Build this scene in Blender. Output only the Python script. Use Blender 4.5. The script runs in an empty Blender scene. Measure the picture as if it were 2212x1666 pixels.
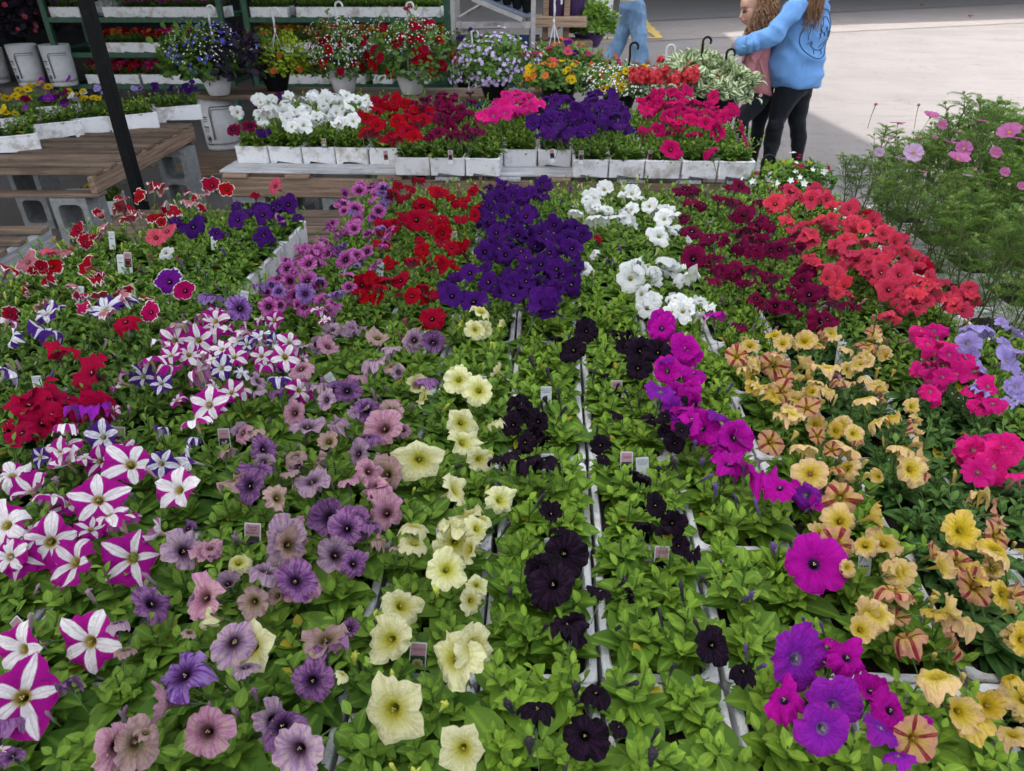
import bpy, bmesh, math, random
import numpy as np
from mathutils import Vector, Matrix, Quaternion
from mathutils.bvhtree import BVHTree
rnd = random.Random(7)
R = math.radians
# ------------------------------------------------------------------ camera
F, HC, PITCH = 1522.0, 1.6, R(31)
cp, sp = math.cos(PITCH), math.sin(PITCH)
sc = bpy.context.scene
cam_d = bpy.data.cameras.new('camera'); cam = bpy.data.objects.new('camera', cam_d)
sc.collection.objects.link(cam); sc.camera = cam
cam.location = (0, 0, HC); cam.rotation_euler = (R(90) - PITCH, 0, 0)
cam_d.sensor_width = 36; cam_d.lens = 36 * F / 2212; cam_d.clip_start = .05; cam_d.clip_end = 500
cam_d.dof.use_dof = True; cam_d.dof.focus_distance = 1.7; cam_d.dof.aperture_fstop = 9
# ------------------------------------------------------------------ sky, sun, exposure
EL = 50
w = bpy.data.worlds.new('World'); sc.world = w; w.use_nodes = True
nt = w.node_tree; bg = nt.nodes['Background']
sky = nt.nodes.new('ShaderNodeTexSky'); sky.sky_type = 'NISHITA'; sky.sun_disc = False
sky.sun_elevation = R(EL); sky.sun_rotation = R(270); sky.air_density = 1.0; sky.dust_density = 4.0; sky.ozone_density = 1.0
hz = nt.nodes.new('ShaderNodeHueSaturation'); hz.inputs['Saturation'].default_value = .35; nt.links.new(sky.outputs[0], hz.inputs['Color'])
nt.links.new(hz.outputs[0], bg.inputs[0]); bg.inputs[1].default_value = .15
sun_d = bpy.data.lights.new('sun', 'SUN'); sun_d.energy = 2.2; sun_d.angle = R(.6); sun_d.color = (1, .94, .86)
sun = bpy.data.objects.new('sun', sun_d); sc.collection.objects.link(sun); sun.rotation_euler = (0, -R(90 - EL), 0)
sc.view_settings.view_transform = 'Standard'; sc.view_settings.look = 'None'
sc.view_settings.exposure = 1.95; sc.view_settings.gamma = 1
# ------------------------------------------------------------------ photograph coordinates (2212 wide) -> world
def ray(u, v):
    a = (u - 1106) / F; b = -(v - 833) / F
    return Vector((a, cp + b * sp, -sp + b * cp))
def P(u, v, z):
    d = ray(u, v); return Vector((0, 0, HC)) + d * ((z - HC) / d.z)
def PY(u, v, Y):
    d = ray(u, v); return Vector((0, 0, HC)) + d * (Y / d.y)
def depth(p): return p.y * cp + (HC - p.z) * sp
def unproj(p):
    dd = depth(p); up = p.y * sp + (p.z - HC) * cp
    return 1106 + F * p.x / dd, 833 - F * up / dd
# ------------------------------------------------------------------ helpers
def link(o): sc.collection.objects.link(o); return o
def tag(o, label=None, cat=None, group=None, kind=None):
    if label: o['label'] = label
    if cat: o['category'] = cat
    if group: o['group'] = group
    if kind: o['kind'] = kind
    return o
def empty(name, loc, rz=0, label=None, cat=None, group=None):
    o = bpy.data.objects.new(name, None); o.empty_display_size = .05
    o.location = loc; o.rotation_euler = (0, 0, rz); link(o); return tag(o, label, cat, group)
def inst(name, me, parent=None, mat=None, loc=(0, 0, 0), rot=None, scale=None, slot=0):
    o = bpy.data.objects.new(name, me); link(o)
    if parent: o.parent = parent
    o.location = loc
    if rot is not None:
        if isinstance(rot, Quaternion): o.rotation_mode = 'QUATERNION'; o.rotation_quaternion = rot
        else: o.rotation_euler = rot
    if scale is not None: o.scale = (scale,) * 3 if isinstance(scale, (int, float)) else scale
    if mat:
        o.material_slots[slot].link = 'OBJECT'; o.material_slots[slot].material = mat
    return o
class MB:
    def __init__(s): s.v = []; s.f = []; s.uv = []; s.m = []
    def add(s, vs, fs, m=0, uvs=None):
        o = len(s.v); s.v += [tuple(p) for p in vs]
        for k, f in enumerate(fs):
            s.f.append([i + o for i in f]); s.m.append(m)
            s.uv += [uvs[i] for i in f] if uvs else [(0, 0)] * len(f)
    def box(s, c, d, m=0, rz=0, bev=0, M=None):
        x, y, z = [q / 2 for q in d]
        if bev:
            b = min(bev, x * .9, y * .9, z * .9); vs = []; 
            bm = bmesh.new(); bmesh.ops.create_cube(bm, size=1)
            for q in bm.verts: q.co = (q.co.x * d[0], q.co.y * d[1], q.co.z * d[2])
            bmesh.ops.bevel(bm, geom=bm.edges[:], offset=b, segments=1, affect='EDGES')
            bm.verts.ensure_lookup_table()
            vs = [q.co.copy() for q in bm.verts]; fs = [[q.index for q in f.verts] for f in bm.faces]; bm.free()
        else:
            vs = [Vector((i, j, k)) for i in (-x, x) for j in (-y, y) for k in (-z, z)]
            fs = [(0, 1, 3, 2), (4, 6, 7, 5), (0, 4, 5, 1), (2, 3, 7, 6), (0, 2, 6, 4), (1, 5, 7, 3)]
        if rz: vs = [Matrix.Rotation(rz, 3, 'Z') @ q for q in vs]
        if M is not None: vs = [M @ q for q in vs]
        s.add([q + Vector(c) for q in vs], fs, m)
    def tube(s, pts, rad, n=6, m=0, cap=True):
        pts = [Vector(p) for p in pts]; k = len(pts)
        if not hasattr(rad, '__len__'): rad = [rad] * k
        vs = []; prev = None
        for i, p in enumerate(pts):
            t = (pts[min(i + 1, k - 1)] - pts[max(i - 1, 0)])
            t = t.normalized() if t.length > 1e-9 else Vector((0, 0, 1))
            a = (prev - t * prev.dot(t)) if prev is not None else t.orthogonal()
            if a.length < 1e-6: a = t.orthogonal()
            a.normalize(); prev = a; b = t.cross(a)
            r = rad[i]; rx, ry = (r if hasattr(r, '__len__') else (r, r))
            for j in range(n):
                th = 2 * math.pi * j / n; vs.append(p + a * math.cos(th) * rx + b * math.sin(th) * ry)
        fs = [(i * n + j, i * n + (j + 1) % n, (i + 1) * n + (j + 1) % n, (i + 1) * n + j) for i in range(k - 1) for j in range(n)]
        if cap: fs += [tuple(range(n))[::-1], tuple(range((k - 1) * n, k * n))]
        uvs = [((q % n) / n, (q // n) / max(1, k - 1)) for q in range(len(vs))]
        s.add(vs, fs, m, uvs)
    def lathe(s, prof, n=24, m=0, c=(0, 0, 0)):
        vs = [(c[0] + r * math.cos(2 * math.pi * j / n), c[1] + r * math.sin(2 * math.pi * j / n), c[2] + z) for r, z in prof for j in range(n)]
        fs = [(i * n + j, i * n + (j + 1) % n, (i + 1) * n + (j + 1) % n, (i + 1) * n + j) for i in range(len(prof) - 1) for j in range(n)]
        uvs = [((q % n) / n, (q // n) / max(1, len(prof) - 1)) for q in range(len(vs))]
        s.add(vs, fs, m, uvs)
    def ell(s, c, r, n=10, k=7, m=0, M=None):
        vs = []
        for i in range(k + 1):
            ph = math.pi * i / k
            for j in range(n):
                th = 2 * math.pi * j / n
                q = Vector((r[0] * math.sin(ph) * math.cos(th), r[1] * math.sin(ph) * math.sin(th), r[2] * math.cos(ph)))
                if M is not None: q = M @ q
                vs.append(q + Vector(c))
        fs = [(i * n + j, (i + 1) * n + j, (i + 1) * n + (j + 1) % n, i * n + (j + 1) % n) for i in range(k) for j in range(n)]
        s.add(vs, fs, m)
    def mesh(s, name, mats, smooth=True):
        me = bpy.data.meshes.new(name); me.from_pydata(s.v, [], s.f)
        for mt in (mats if isinstance(mats, (list, tuple)) else [mats]): me.materials.append(mt)
        me.polygons.foreach_set('material_index', s.m)
        ul = me.uv_layers.new(name='UVMap'); ul.data.foreach_set('uv', np.array(s.uv, dtype=np.float32).ravel())
        if smooth: me.polygons.foreach_set('use_smooth', [True] * len(me.polygons))
        me.update(); return me
    def obj(s, name, mats, parent=None, smooth=False, loc=(0, 0, 0)):
        o = bpy.data.objects.new(name, s.mesh(name, mats, smooth)); link(o)
        if parent: o.parent = parent
        o.location = loc; return o
# ------------------------------------------------------------------ materials
class NT:
    def __init__(s, name):
        s.mat = bpy.data.materials.new(name); s.mat.use_nodes = True; s.t = s.mat.node_tree
        s.b = s.t.nodes['Principled BSDF']; s.out = s.t.nodes['Material Output']
    def n(s, ty, **kw):
        x = s.t.nodes.new('ShaderNode' + ty)
        for k, v in kw.items(): setattr(x, k, v)
        return x
    def put(s, sock, val):
        if isinstance(val, bpy.types.NodeSocket): s.t.links.new(val, sock)
        else: sock.default_value = val
    def math(s, op, a, b=0.0, clamp=False, c=None):
        x = s.n('Math', operation=op, use_clamp=clamp); s.put(x.inputs[0], a); s.put(x.inputs[1], b)
        if c is not None: s.put(x.inputs[2], c)
        return x.outputs[0]
    def mix(s, f, a, b, mode='MIX'):
        x = s.n('Mix', data_type='RGBA', blend_type=mode); s.put(x.inputs[0], f); s.put(x.inputs[6], c4(a)); s.put(x.inputs[7], c4(b)); return x.outputs[2]
    def noise(s, scale, detail=2, vec=None, rough=.5):
        x = s.n('TexNoise'); x.inputs['Scale'].default_value = scale; x.inputs['Detail'].default_value = detail; x.inputs['Roughness'].default_value = rough
        if vec is not None: s.t.links.new(vec, x.inputs['Vector'])
        return x.outputs['Fac']
    def ss(s, x, lo, hi):
        y = s.n('MapRange', interpolation_type='SMOOTHSTEP'); s.put(y.inputs[0], x); y.inputs[1].default_value = lo; y.inputs[2].default_value = hi; return y.outputs[0]
    def obj(s): return s.n('TexCoord').outputs['Object']
    def scale(s, vec, x, y, z):
        m = s.n('Mapping'); s.t.links.new(vec, m.inputs[0]); m.inputs['Scale'].default_value = (x, y, z); return m.outputs[0]
    def uv(s):
        sp_ = s.n('SeparateXYZ'); s.t.links.new(s.n('TexCoord').outputs['UV'], sp_.inputs[0]); return sp_.outputs[0], sp_.outputs[1]
    def comb(s, x, y, z=0.0):
        c = s.n('CombineXYZ'); s.put(c.inputs[0], x); s.put(c.inputs[1], y); s.put(c.inputs[2], z); return c.outputs[0]
    def rand(s): return s.n('ObjectInfo').outputs['Random']
    def bump(s, h, strength=.3, dist=.005):
        b = s.n('Bump'); s.put(b.inputs['Height'], h); b.inputs['Strength'].default_value = strength; b.inputs['Distance'].default_value = dist
        s.t.links.new(b.outputs[0], s.b.inputs['Normal']); return b.outputs[0]
    def col(s, c): s.put(s.b.inputs['Base Color'], c4(c))
    def rough(s, r): s.put(s.b.inputs['Roughness'], r)
    def transl(s, c, f, nrm=None):
        tr = s.n('BsdfTranslucent'); s.put(tr.inputs[0], c4(c)); mx = s.n('MixShader'); mx.inputs[0].default_value = f
        if nrm is not None: s.t.links.new(nrm, tr.inputs['Normal'])
        s.t.links.new(s.b.outputs[0], mx.inputs[1]); s.t.links.new(tr.outputs[0], mx.inputs[2]); s.t.links.new(mx.outputs[0], s.out.inputs[0])
def c4(c):
    if isinstance(c, bpy.types.NodeSocket): return c
    return (*c, 1) if len(c) == 3 else c
def simple(name, c, rough=.6, var=.25, sc_=30, metal=0, bump=0, spec=.5, dirt=None, dirt_amt=.5, stretch=None):
    m = NT(name); v = m.obj()
    if stretch: v = m.scale(v, *stretch)
    f = m.noise(sc_, 4, v, .6)
    a = m.mix(m.ss(f, .3, .7), tuple(x * (1 - var) for x in c), tuple(min(1, x * (1 + var)) for x in c))
    if dirt: a = m.mix(m.math('MULTIPLY', m.ss(m.noise(sc_ * .35, 6, v, .75), .52, .68), dirt_amt), a, dirt)
    m.col(a); m.rough(rough); m.b.inputs['Metallic'].default_value = metal; m.b.inputs['Specular IOR Level'].default_value = spec
    if bump: m.bump(f, bump, .003)
    return m.mat
def petal_mat(name, base, edge=None, throat=None, vein=None, star=None, picotee=None, dark=.0, vs=.5, tr=.22, sheen=0, back=None, blot=None, throat_r=(.30, .52), sw=(.46, .36)):
    m = NT(name); x, y = m.uv(); r = m.rand()
    edge = edge or base; throat = throat or base
    c = m.mix(m.ss(y, .5, 1.0), base, edge)
    seed = m.math('MULTIPLY', r, 50.0)
    st = m.noise(1.0, 3, m.comb(m.math('MULTIPLY', x, 46.0), m.math('MULTIPLY', y, 2.6), seed), .6)
    if blot: c = m.mix(m.ss(m.noise(2.2, 4, m.comb(m.math('MULTIPLY', x, 6.0), m.math('MULTIPLY', y, 3.0), seed), .7), .42, .62), c, blot)
    fr = m.math('FRACT', m.math('MULTIPLY', x, 5.0)); d = m.math('ABSOLUTE', m.math('SUBTRACT', fr, .5))
    if star:
        nz = m.math('MULTIPLY', m.math('SUBTRACT', m.noise(1.0, 2, m.comb(m.math('MULTIPLY', x, 24.0), m.math('MULTIPLY', y, 3.0), seed)), .5), .14)
        t = m.math('MULTIPLY', m.math('SUBTRACT', y, .42), 1.7)
        wd = m.math('SUBTRACT', m.math('ADD', sw[0], m.math('MULTIPLY', m.math('SUBTRACT', r, .5), sw[0] * .5)), m.math('MULTIPLY', t, sw[1]))
        dd = m.math('SUBTRACT', m.math('ADD', wd, nz), d)
        c = m.mix(m.ss(dd, -.03, .03), c, star)
    if vein:
        c = m.mix(m.math('MULTIPLY', m.ss(st, .46, .60), vs), c, vein)
    else:
        c = m.mix(m.math('MULTIPLY', m.ss(st, .42, .7), .5), c, tuple(q * .6 for q in base))
    # lobe mid line
    c = m.mix(m.math('MULTIPLY', m.ss(d, .03, .0), .35), c, vein or tuple(q * .55 for q in base))
    if throat_r: c = m.mix(m.ss(y, throat_r[1], throat_r[0]), c, throat)
    if picotee:
        pe = m.math('ADD', y, m.math('MULTIPLY', m.math('SUBTRACT', m.noise(1.0, 3, m.comb(m.math('MULTIPLY', x, 30.0), 1.0, seed)), .5), .34))
        c = m.mix(m.ss(pe, .91, .97), c, picotee)
    hs = m.n('HueSaturation'); m.put(hs.inputs['Hue'], m.math('ADD', .494, m.math('MULTIPLY', r, .012)))
    m.put(hs.inputs['Value'], m.math('ADD', .82, m.math('MULTIPLY', r, .36))); m.t.links.new(c, hs.inputs['Color']); c = hs.outputs[0]
    geo = m.n('NewGeometry').outputs['Backfacing']
    c2 = m.mix(m.math('MULTIPLY', geo, .45), c, back or tuple(min(1, q * .5 + .12) for q in base))
    m.col(c2); m.rough(.75); m.b.inputs['Specular IOR Level'].default_value = .08
    cr = m.noise(1.0, 4, m.comb(m.math('MULTIPLY', x, 15.0), m.math('MULTIPLY', y, 7.0), seed), .65)
    nb = m.bump(m.math('ADD', m.math('MULTIPLY', st, .5), m.math('MULTIPLY', cr, 1.6)), .9, .006)
    if tr: m.transl(c, tr)
    return m.mat
def leaf_mat(name, dark, light, tr=.20, yellow=True, rough=.6, veinc=None):
    m = NT(name); x, y = m.uv(); r = m.rand(); ob = m.obj()
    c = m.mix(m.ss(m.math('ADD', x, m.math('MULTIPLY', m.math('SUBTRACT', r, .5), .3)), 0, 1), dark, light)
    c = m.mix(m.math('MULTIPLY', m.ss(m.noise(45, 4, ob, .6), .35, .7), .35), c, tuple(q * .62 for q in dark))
    if yellow: c = m.mix(m.ss(x, .985, .99), c, (.42, .33, .03))
    # y holds distance from the midrib
    c = m.mix(m.math('MULTIPLY', m.ss(y, .16, .02), .3), c, veinc or tuple(min(1, q * 1.6) for q in light))
    m.col(c); m.rough(rough); m.b.inputs['Specular IOR Level'].default_value = .26
    m.bump(m.noise(260, 2, ob), .25, .0015)
    m.transl(m.mix(.5, c, light), tr)
    return m.mat
def vari_mat():
    m = NT('leaf_variegated'); x, y = m.uv(); n_ = m.noise(60, 3, m.obj())
    e = m.ss(m.math('ADD', y, m.math('MULTIPLY', m.math('SUBTRACT', n_, .5), .5)), .22, .34)
    m.col(m.mix(e, m.mix(x, (.05, .13, .03), (.16, .28, .07)), (.62, .66, .46))); m.rough(.5); m.transl((.3, .4, .15), .2); return m.mat
LM = dict(
    lime=leaf_mat('leaf_lime', (.082, .18, .012), (.28, .45, .045)),
    mid=leaf_mat('leaf_mid', (.062, .15, .014), (.235, .39, .045)),
    dark=leaf_mat('leaf_dark', (.052, .13, .016), (.19, .32, .045)),
    blue=leaf_mat('leaf_bluegreen', (.035, .105, .022), (.135, .26, .05)),
    fern=leaf_mat('leaf_cosmos', (.06, .15, .022), (.22, .36, .06), yellow=False, tr=.35),
    vari=vari_mat(),
    black=leaf_mat('leaf_black', (.012, .008, .016), (.03, .02, .04), yellow=False, tr=.05),
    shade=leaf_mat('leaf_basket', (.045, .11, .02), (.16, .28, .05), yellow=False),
    chart=leaf_mat('leaf_chartreuse', (.16, .27, .01), (.40, .52, .03), yellow=False))
stem_m = simple('stem_green', (.09, .16, .035), .55, .2)
calyx_m = simple('calyx', (.07, .13, .03), .6, .3)
anther_m = simple('anther', (.45, .42, .16), .6, .2)
PM = dict(
    S=petal_mat('petal_star_magenta', (.36, .006, .22), star=(.82, .79, .78), throat=(.5, .38, .08), tr=.15, back=(.5, .35, .45), vs=.2, vein=(.3, .01, .2), throat_r=(.30, .44)),
    V=petal_mat('petal_star_indigo', (.075, .018, .20), star=(.80, .80, .84), throat=(.6, .55, .35), tr=.15, back=(.5, .5, .5), throat_r=(.30, .44)),
    K=petal_mat('petal_crimson', (.38, .002, .040), throat=(.10, .004, .03), vein=(.36, .0, .04), vs=.5, throat_r=(.28, .42)),
    M=petal_mat('petal_magenta', (.46, .004, .32), edge=(.48, .008, .34), throat=(.10, .03, .16), vein=(.3, .0, .22), vs=.5, throat_r=(.28, .42)),
    m=petal_mat('petal_violet', (.26, .016, .40), edge=(.30, .016, .36), throat=(.30, .26, .42), vein=(.14, .01, .25), vs=.5, throat_r=(.28, .42)),
    L=petal_mat('petal_dusty_lilac', (.38, .26, .42), edge=(.46, .32, .42), throat=(.06, .02, .05), vein=(.22, .10, .24), vs=.6, blot=(.50, .36, .34), throat_r=(.30, .74)),
    D=petal_mat('petal_dusk_purple', (.20, .08, .27), edge=(.30, .13, .30), throat=(.03, .01, .04), vein=(.08, .02, .11), vs=.7, blot=(.33, .17, .32), throat_r=(.30, .74)),
    J=petal_mat('petal_dusty_rose', (.48, .20, .33), edge=(.56, .30, .42), throat=(.12, .04, .05), vein=(.33, .08, .22), vs=.5, blot=(.55, .36, .32), throat_r=(.30, .72)),
    j=petal_mat('petal_tan', (.50, .38, .22), edge=(.50, .33, .32), throat=(.12, .08, .02), vein=(.3, .15, .16), vs=.5, blot=(.44, .30, .30), throat_r=(.30, .72)),
    C=petal_mat('petal_cream', (.72, .70, .36), edge=(.76, .74, .44), throat=(.50, .47, .03), vein=(.55, .52, .22), vs=.5, tr=.18, back=(.66, .64, .34), throat_r=(.28, .78)),
    B=petal_mat('petal_black', (.006, .0028, .007), edge=(.004, .003, .0045), throat=(.002, .001, .002), vein=(.030, .010, .032), vs=.6, tr=.02, back=(.006, .004, .007), throat_r=(.30, .42)),
    R=petal_mat('petal_scarlet', (.34, .001, .016), throat=(.08, .003, .02), vein=(.22, .0, .010), vs=.45, throat_r=(.26, .44)),
    P=petal_mat('petal_royal_purple', (.055, .007, .135), throat=(.010, .004, .03), vein=(.03, .004, .09), vs=.6, throat_r=(.30, .44)),
    W=petal_mat('petal_white', (.78, .80, .78), throat=(.62, .60, .30), vein=(.66, .68, .62), vs=.35, tr=.15, back=(.72, .74, .66), throat_r=(.24, .44)),
    U=petal_mat('petal_wine', (.13, .002, .035), edge=(.18, .003, .05), throat=(.02, .002, .01), vein=(.08, .0, .02), vs=.6, throat_r=(.28, .55)),
    O=petal_mat('petal_coral', (.55, .035, .080), edge=(.58, .055, .105), throat=(.30, .03, .05), vein=(.52, .02, .04), vs=.5, throat_r=(.26, .42)),
    Y=petal_mat('petal_yellow_blush', (.72, .56, .13), edge=(.74, .50, .27), throat=(.55, .38, .01), vein=(.50, .34, .12), vs=.45, tr=.18, back=(.66, .54, .22), throat_r=(.28, .78)),
    y=petal_mat('petal_gold', (.72, .52, .03), edge=(.72, .50, .14), throat=(.45, .30, .01), vein=(.42, .26, .02), vs=.5, throat_r=(.30, .74)),
    Z=petal_mat('petal_yellow_maroon', (.66, .45, .12), edge=(.64, .30, .22), star=(.26, .006, .045), sw=(.20, .10), throat=(.36, .20, .01), throat_r=(.26, .60)),
    H=petal_mat('petal_hot_pink', (.62, .010, .19), edge=(.66, .02, .22), throat=(.6, .25, .35), vein=(.60, .0, .17), vs=.4, throat_r=(.26, .40)),
    A=petal_mat('petal_lavender_blue', (.36, .28, .66), edge=(.44, .36, .70), throat=(.6, .55, .35), vein=(.22, .15, .5), vs=.5, throat_r=(.26, .40)),
    G=petal_mat('petal_orchid', (.44, .10, .36), edge=(.52, .17, .44), throat=(.04, .004, .03), vein=(.30, .015, .15), vs=.85, throat_r=(.32, .78)),
    g=petal_mat('petal_orchid_violet', (.26, .13, .42), edge=(.34, .20, .48), throat=(.04, .01, .06), vein=(.10, .02, .18), vs=.85, throat_r=(.32, .78)),
    E=petal_mat('petal_red_picotee', (.34, .003, .018), picotee=(.80, .72, .68), throat=(.16, .005, .02), vein=(.38, .0, .02), vs=.4, back=(.48, .22, .24), throat_r=(.26, .44)),
    e=petal_mat('petal_pale_picotee', (.60, .22, .26), picotee=(.82, .76, .72), throat=(.4, .1, .12), vein=(.42, .06, .10), vs=.7),
    X=petal_mat('petal_cerise_picotee', (.52, .004, .12), picotee=(.80, .76, .74), throat=(.08, .005, .03), vs=.4, throat_r=(.26, .42)),
    N=petal_mat('petal_purple_picotee', (.18, .01, .28), picotee=(.80, .78, .82), throat=(.05, .01, .06), throat_r=(.26, .42)),
    Q=petal_mat('petal_coral_veined', (.66, .10, .16), edge=(.68, .12, .18), vein=(.45, .01, .05), vs=.6, throat=(.35, .02, .05)),
    h=petal_mat('petal_rose', (.42, .003, .085), edge=(.46, .006, .11), throat=(.2, .005, .05), vein=(.42, .0, .08), vs=.5, throat_r=(.26, .42)),
    T=petal_mat('petal_orange', (.66, .17, .04), throat=(.3, .06, .01), vein=(.45, .08, .02), vs=.5, throat_r=(.30, .5)),
    q=petal_mat('petal_pansy', (.62, .42, .01), throat=(.04, .01, .05), throat_r=(.30, .50), star=None))
DESC = dict(S='striped magenta petunias', V='striped indigo petunias', K='bright crimson petunias', M='magenta petunias', m='violet petunias',
            L='dusty lilac petunias', D='dusky purple petunias', J='dusty rose petunias', j='tan petunias', C='cream petunias', B='black petunias', R='scarlet petunias', P='royal purple petunias',
            W='white petunias', U='wine red petunias', O='coral petunias', Y='pale yellow petunias', y='golden petunias', Z='maroon-streaked petunias', H='hot pink petunias',
            A='lavender petunias', G='orchid petunias', g='violet veined petunias', E='red white-edged petunias', e='pale pink petunias', X='cerise white-edged petunias', N='purple white-edged petunias',
            Q='coral veined petunias', h='rose red petunias', T='orange flowers', q='pansies')
def foam_mat():
    m = NT('white_foam'); ob = m.obj(); r = m.rand()
    v = m.n('TexVoronoi'); v.inputs['Scale'].default_value = 260; m.t.links.new(ob, v.inputs['Vector'])
    wp = m.n('VectorMath', operation='ADD'); m.t.links.new(ob, wp.inputs[0]); m.t.links.new(m.comb(m.math('MULTIPLY', r, 30.0), 0.0), wp.inputs[1]); ob2 = wp.outputs[0]
    c = m.mix(m.ss(v.outputs['Distance'], .1, .7), (.86, .86, .87), (.78, .78, .80))
    c = m.mix(m.math('MULTIPLY', m.ss(m.noise(9, 5, ob2, .7), .48, .7), .75), c, (.33, .28, .22))
    c = m.mix(m.math('MULTIPLY', m.ss(m.noise(70, 3, ob2, .7), .64, .70), .7), c, (.10, .07, .045))
    m.col(c); m.rough(.8); m.bump(v.outputs['Distance'], .35, .002); return m.mat
foam = foam_mat()
soil_m = simple('potting_soil', (.022, .014, .010), .95, .6, 150, bump=1.0)
def wood_mat(name, c, dirt=(.1, .08, .06), amt=.6, axis='x', rough=.8):
    m = NT(name); ob = m.obj(); st = (2, 40, 40) if axis == 'x' else (40, 2, 40)
    wp = m.n('VectorMath', operation='ADD'); m.t.links.new(ob, wp.inputs[0]); m.t.links.new(m.comb(0.0, 0.0, m.math('MULTIPLY', m.rand(), 9.0)), wp.inputs[1])
    v = m.scale(wp.outputs[0], *st); f = m.noise(1.6, 6, v, .65)
    a = m.mix(m.ss(f, .3, .72), tuple(q * .55 for q in c), tuple(min(1, q * 1.25) for q in c))
    a = m.mix(m.math('MULTIPLY', m.ss(m.noise(5, 5, wp.outputs[0], .7), .48, .7), amt), a, dirt)
    kn = m.n('TexVoronoi'); kn.inputs['Scale'].default_value = 4.5; m.t.links.new(m.scale(wp.outputs[0], *((.7, 1.6, 1.6) if axis == 'x' else (1.6, .7, 1.6))), kn.inputs['Vector'])
    a = m.mix(m.math('MULTIPLY', m.ss(kn.outputs['Distance'], .09, .03), .7), a, tuple(q * .3 for q in c))
    hv = m.n('HueSaturation'); m.put(hv.inputs['Value'], m.math('ADD', .72, m.math('MULTIPLY', m.rand(), .5))); m.t.links.new(a, hv.inputs['Color']); a = hv.outputs[0]
    m.col(a); m.rough(rough); m.b.inputs['Specular IOR Level'].default_value = .2; m.bump(f, .7, .004); return m.mat
wood_x = wood_mat('weathered_slat', (.20, .145, .105), (.07, .055, .045))
wood_y = wood_mat('pallet_side', (.30, .205, .145), (.10, .075, .06), .5, 'y')
wood_new = wood_mat('pale_pallet_board', (.36, .25, .175), (.17, .12, .09), .45, 'x')
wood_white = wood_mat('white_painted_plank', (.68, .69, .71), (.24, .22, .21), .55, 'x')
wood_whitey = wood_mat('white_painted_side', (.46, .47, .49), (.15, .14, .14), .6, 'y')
concrete = simple('concrete_block', (.27, .28, .28), .9, .16, 40, bump=.5, dirt=(.12, .12, .12))
black_metal = simple('black_post_paint', (.004, .005, .006), .6, .3, 60, bump=.1, spec=.12, dirt=(.03, .026, .024), dirt_amt=.3)
green_paint = simple('green_rack_paint', (.008, .075, .035), .45, .3, 25, dirt=(.02, .03, .02), dirt_amt=.5)
white_plastic = simple('white_plastic', (.62, .62, .64), .4, .06, 20, dirt=(.3, .27, .24), dirt_amt=.3)
dark_plastic = simple('dark_plastic', (.008, .008, .010), .5, .2, spec=.15)
ink_m = simple('ink', (.03, .035, .05), .7, .1)
# ------------------------------------------------------------------ ground, road, shade
def sheet(name, pts, z, mat):
    me = bpy.data.meshes.new(name); me.from_pydata([(p[0], p[1], z) for p in pts], [], [list(range(len(pts)))]); me.materials.append(mat)
    return tag(link(bpy.data.objects.new(name, me)), kind='structure')
def ground_mat(name, c1, c2, dk, sc1=90):
    m = NT(name); ob = m.obj()
    c = m.mix(m.ss(m.noise(sc1, 4, ob, .75), .3, .7), c1, c2)
    c = m.mix(m.math('MULTIPLY', m.ss(m.noise(.6, 5, ob, .65), .4, .7), .3), c, dk)
    c = m.mix(m.math('MULTIPLY', m.ss(m.noise(7, 5, ob, .7), .58, .66), .45), c, dk)
    c = m.mix(m.math('MULTIPLY', m.ss(m.noise(2.2, 6, m.scale(ob, .25, 1.6, 1), .7), .55, .7), .4), c, dk)
    v = m.n('TexVoronoi', feature='DISTANCE_TO_EDGE'); v.inputs['Scale'].default_value = .55
    wv = m.n('VectorMath', operation='ADD'); m.t.links.new(ob, wv.inputs[0]); nn = m.n('TexNoise'); nn.inputs['Scale'].default_value = 1.5; m.t.links.new(ob, nn.inputs['Vector']); m.t.links.new(nn.outputs['Color'], wv.inputs[1]); m.t.links.new(wv.outputs[0], v.inputs['Vector'])
    c = m.mix(m.math('MULTIPLY', m.ss(v.outputs['Distance'], .010, .002), .28), c, tuple(q * .5 for q in dk))
    m.col(c); m.rough(.92); m.bump(m.noise(300, 2, ob), .4, .004); return m.mat
pave = ground_mat('worn_pavement', (.125, .116, .114), (.225, .208, .203), (.08, .072, .07))
band = ground_mat('pale_concrete', (.17, .152, .146), (.25, .225, .214), (.12, .105, .10))
asph = ground_mat('dark_asphalt', (.12, .118, .12), (.18, .175, .178), (.09, .088, .09))
sheet('ground', [(-150, -40), (150, -40), (150, 260), (-150, 260)], 0, pave)
a1, a2 = P(1290, 52, 0), P(2212, 8, 0)
b1, b2 = P(1290, 95, 0), P(1640, 78, 0)
def line_pt(p, q, x): return p + (q - p) * ((x - p.x) / (q.x - p.x))
l0, l1 = line_pt(a1, a2, -30), line_pt(a1, a2, 90)
m0, m1 = line_pt(b1, b2, -30), line_pt(b1, b2, 90)
sheet('concrete_strip', [m0, m1, l1, l0], .004, band)
sheet('road', [l0, l1, (110, 240), (-110, 240)], .008, asph)
joint = simple('joint_tar', (.07, .065, .06), .9, .3)
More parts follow.
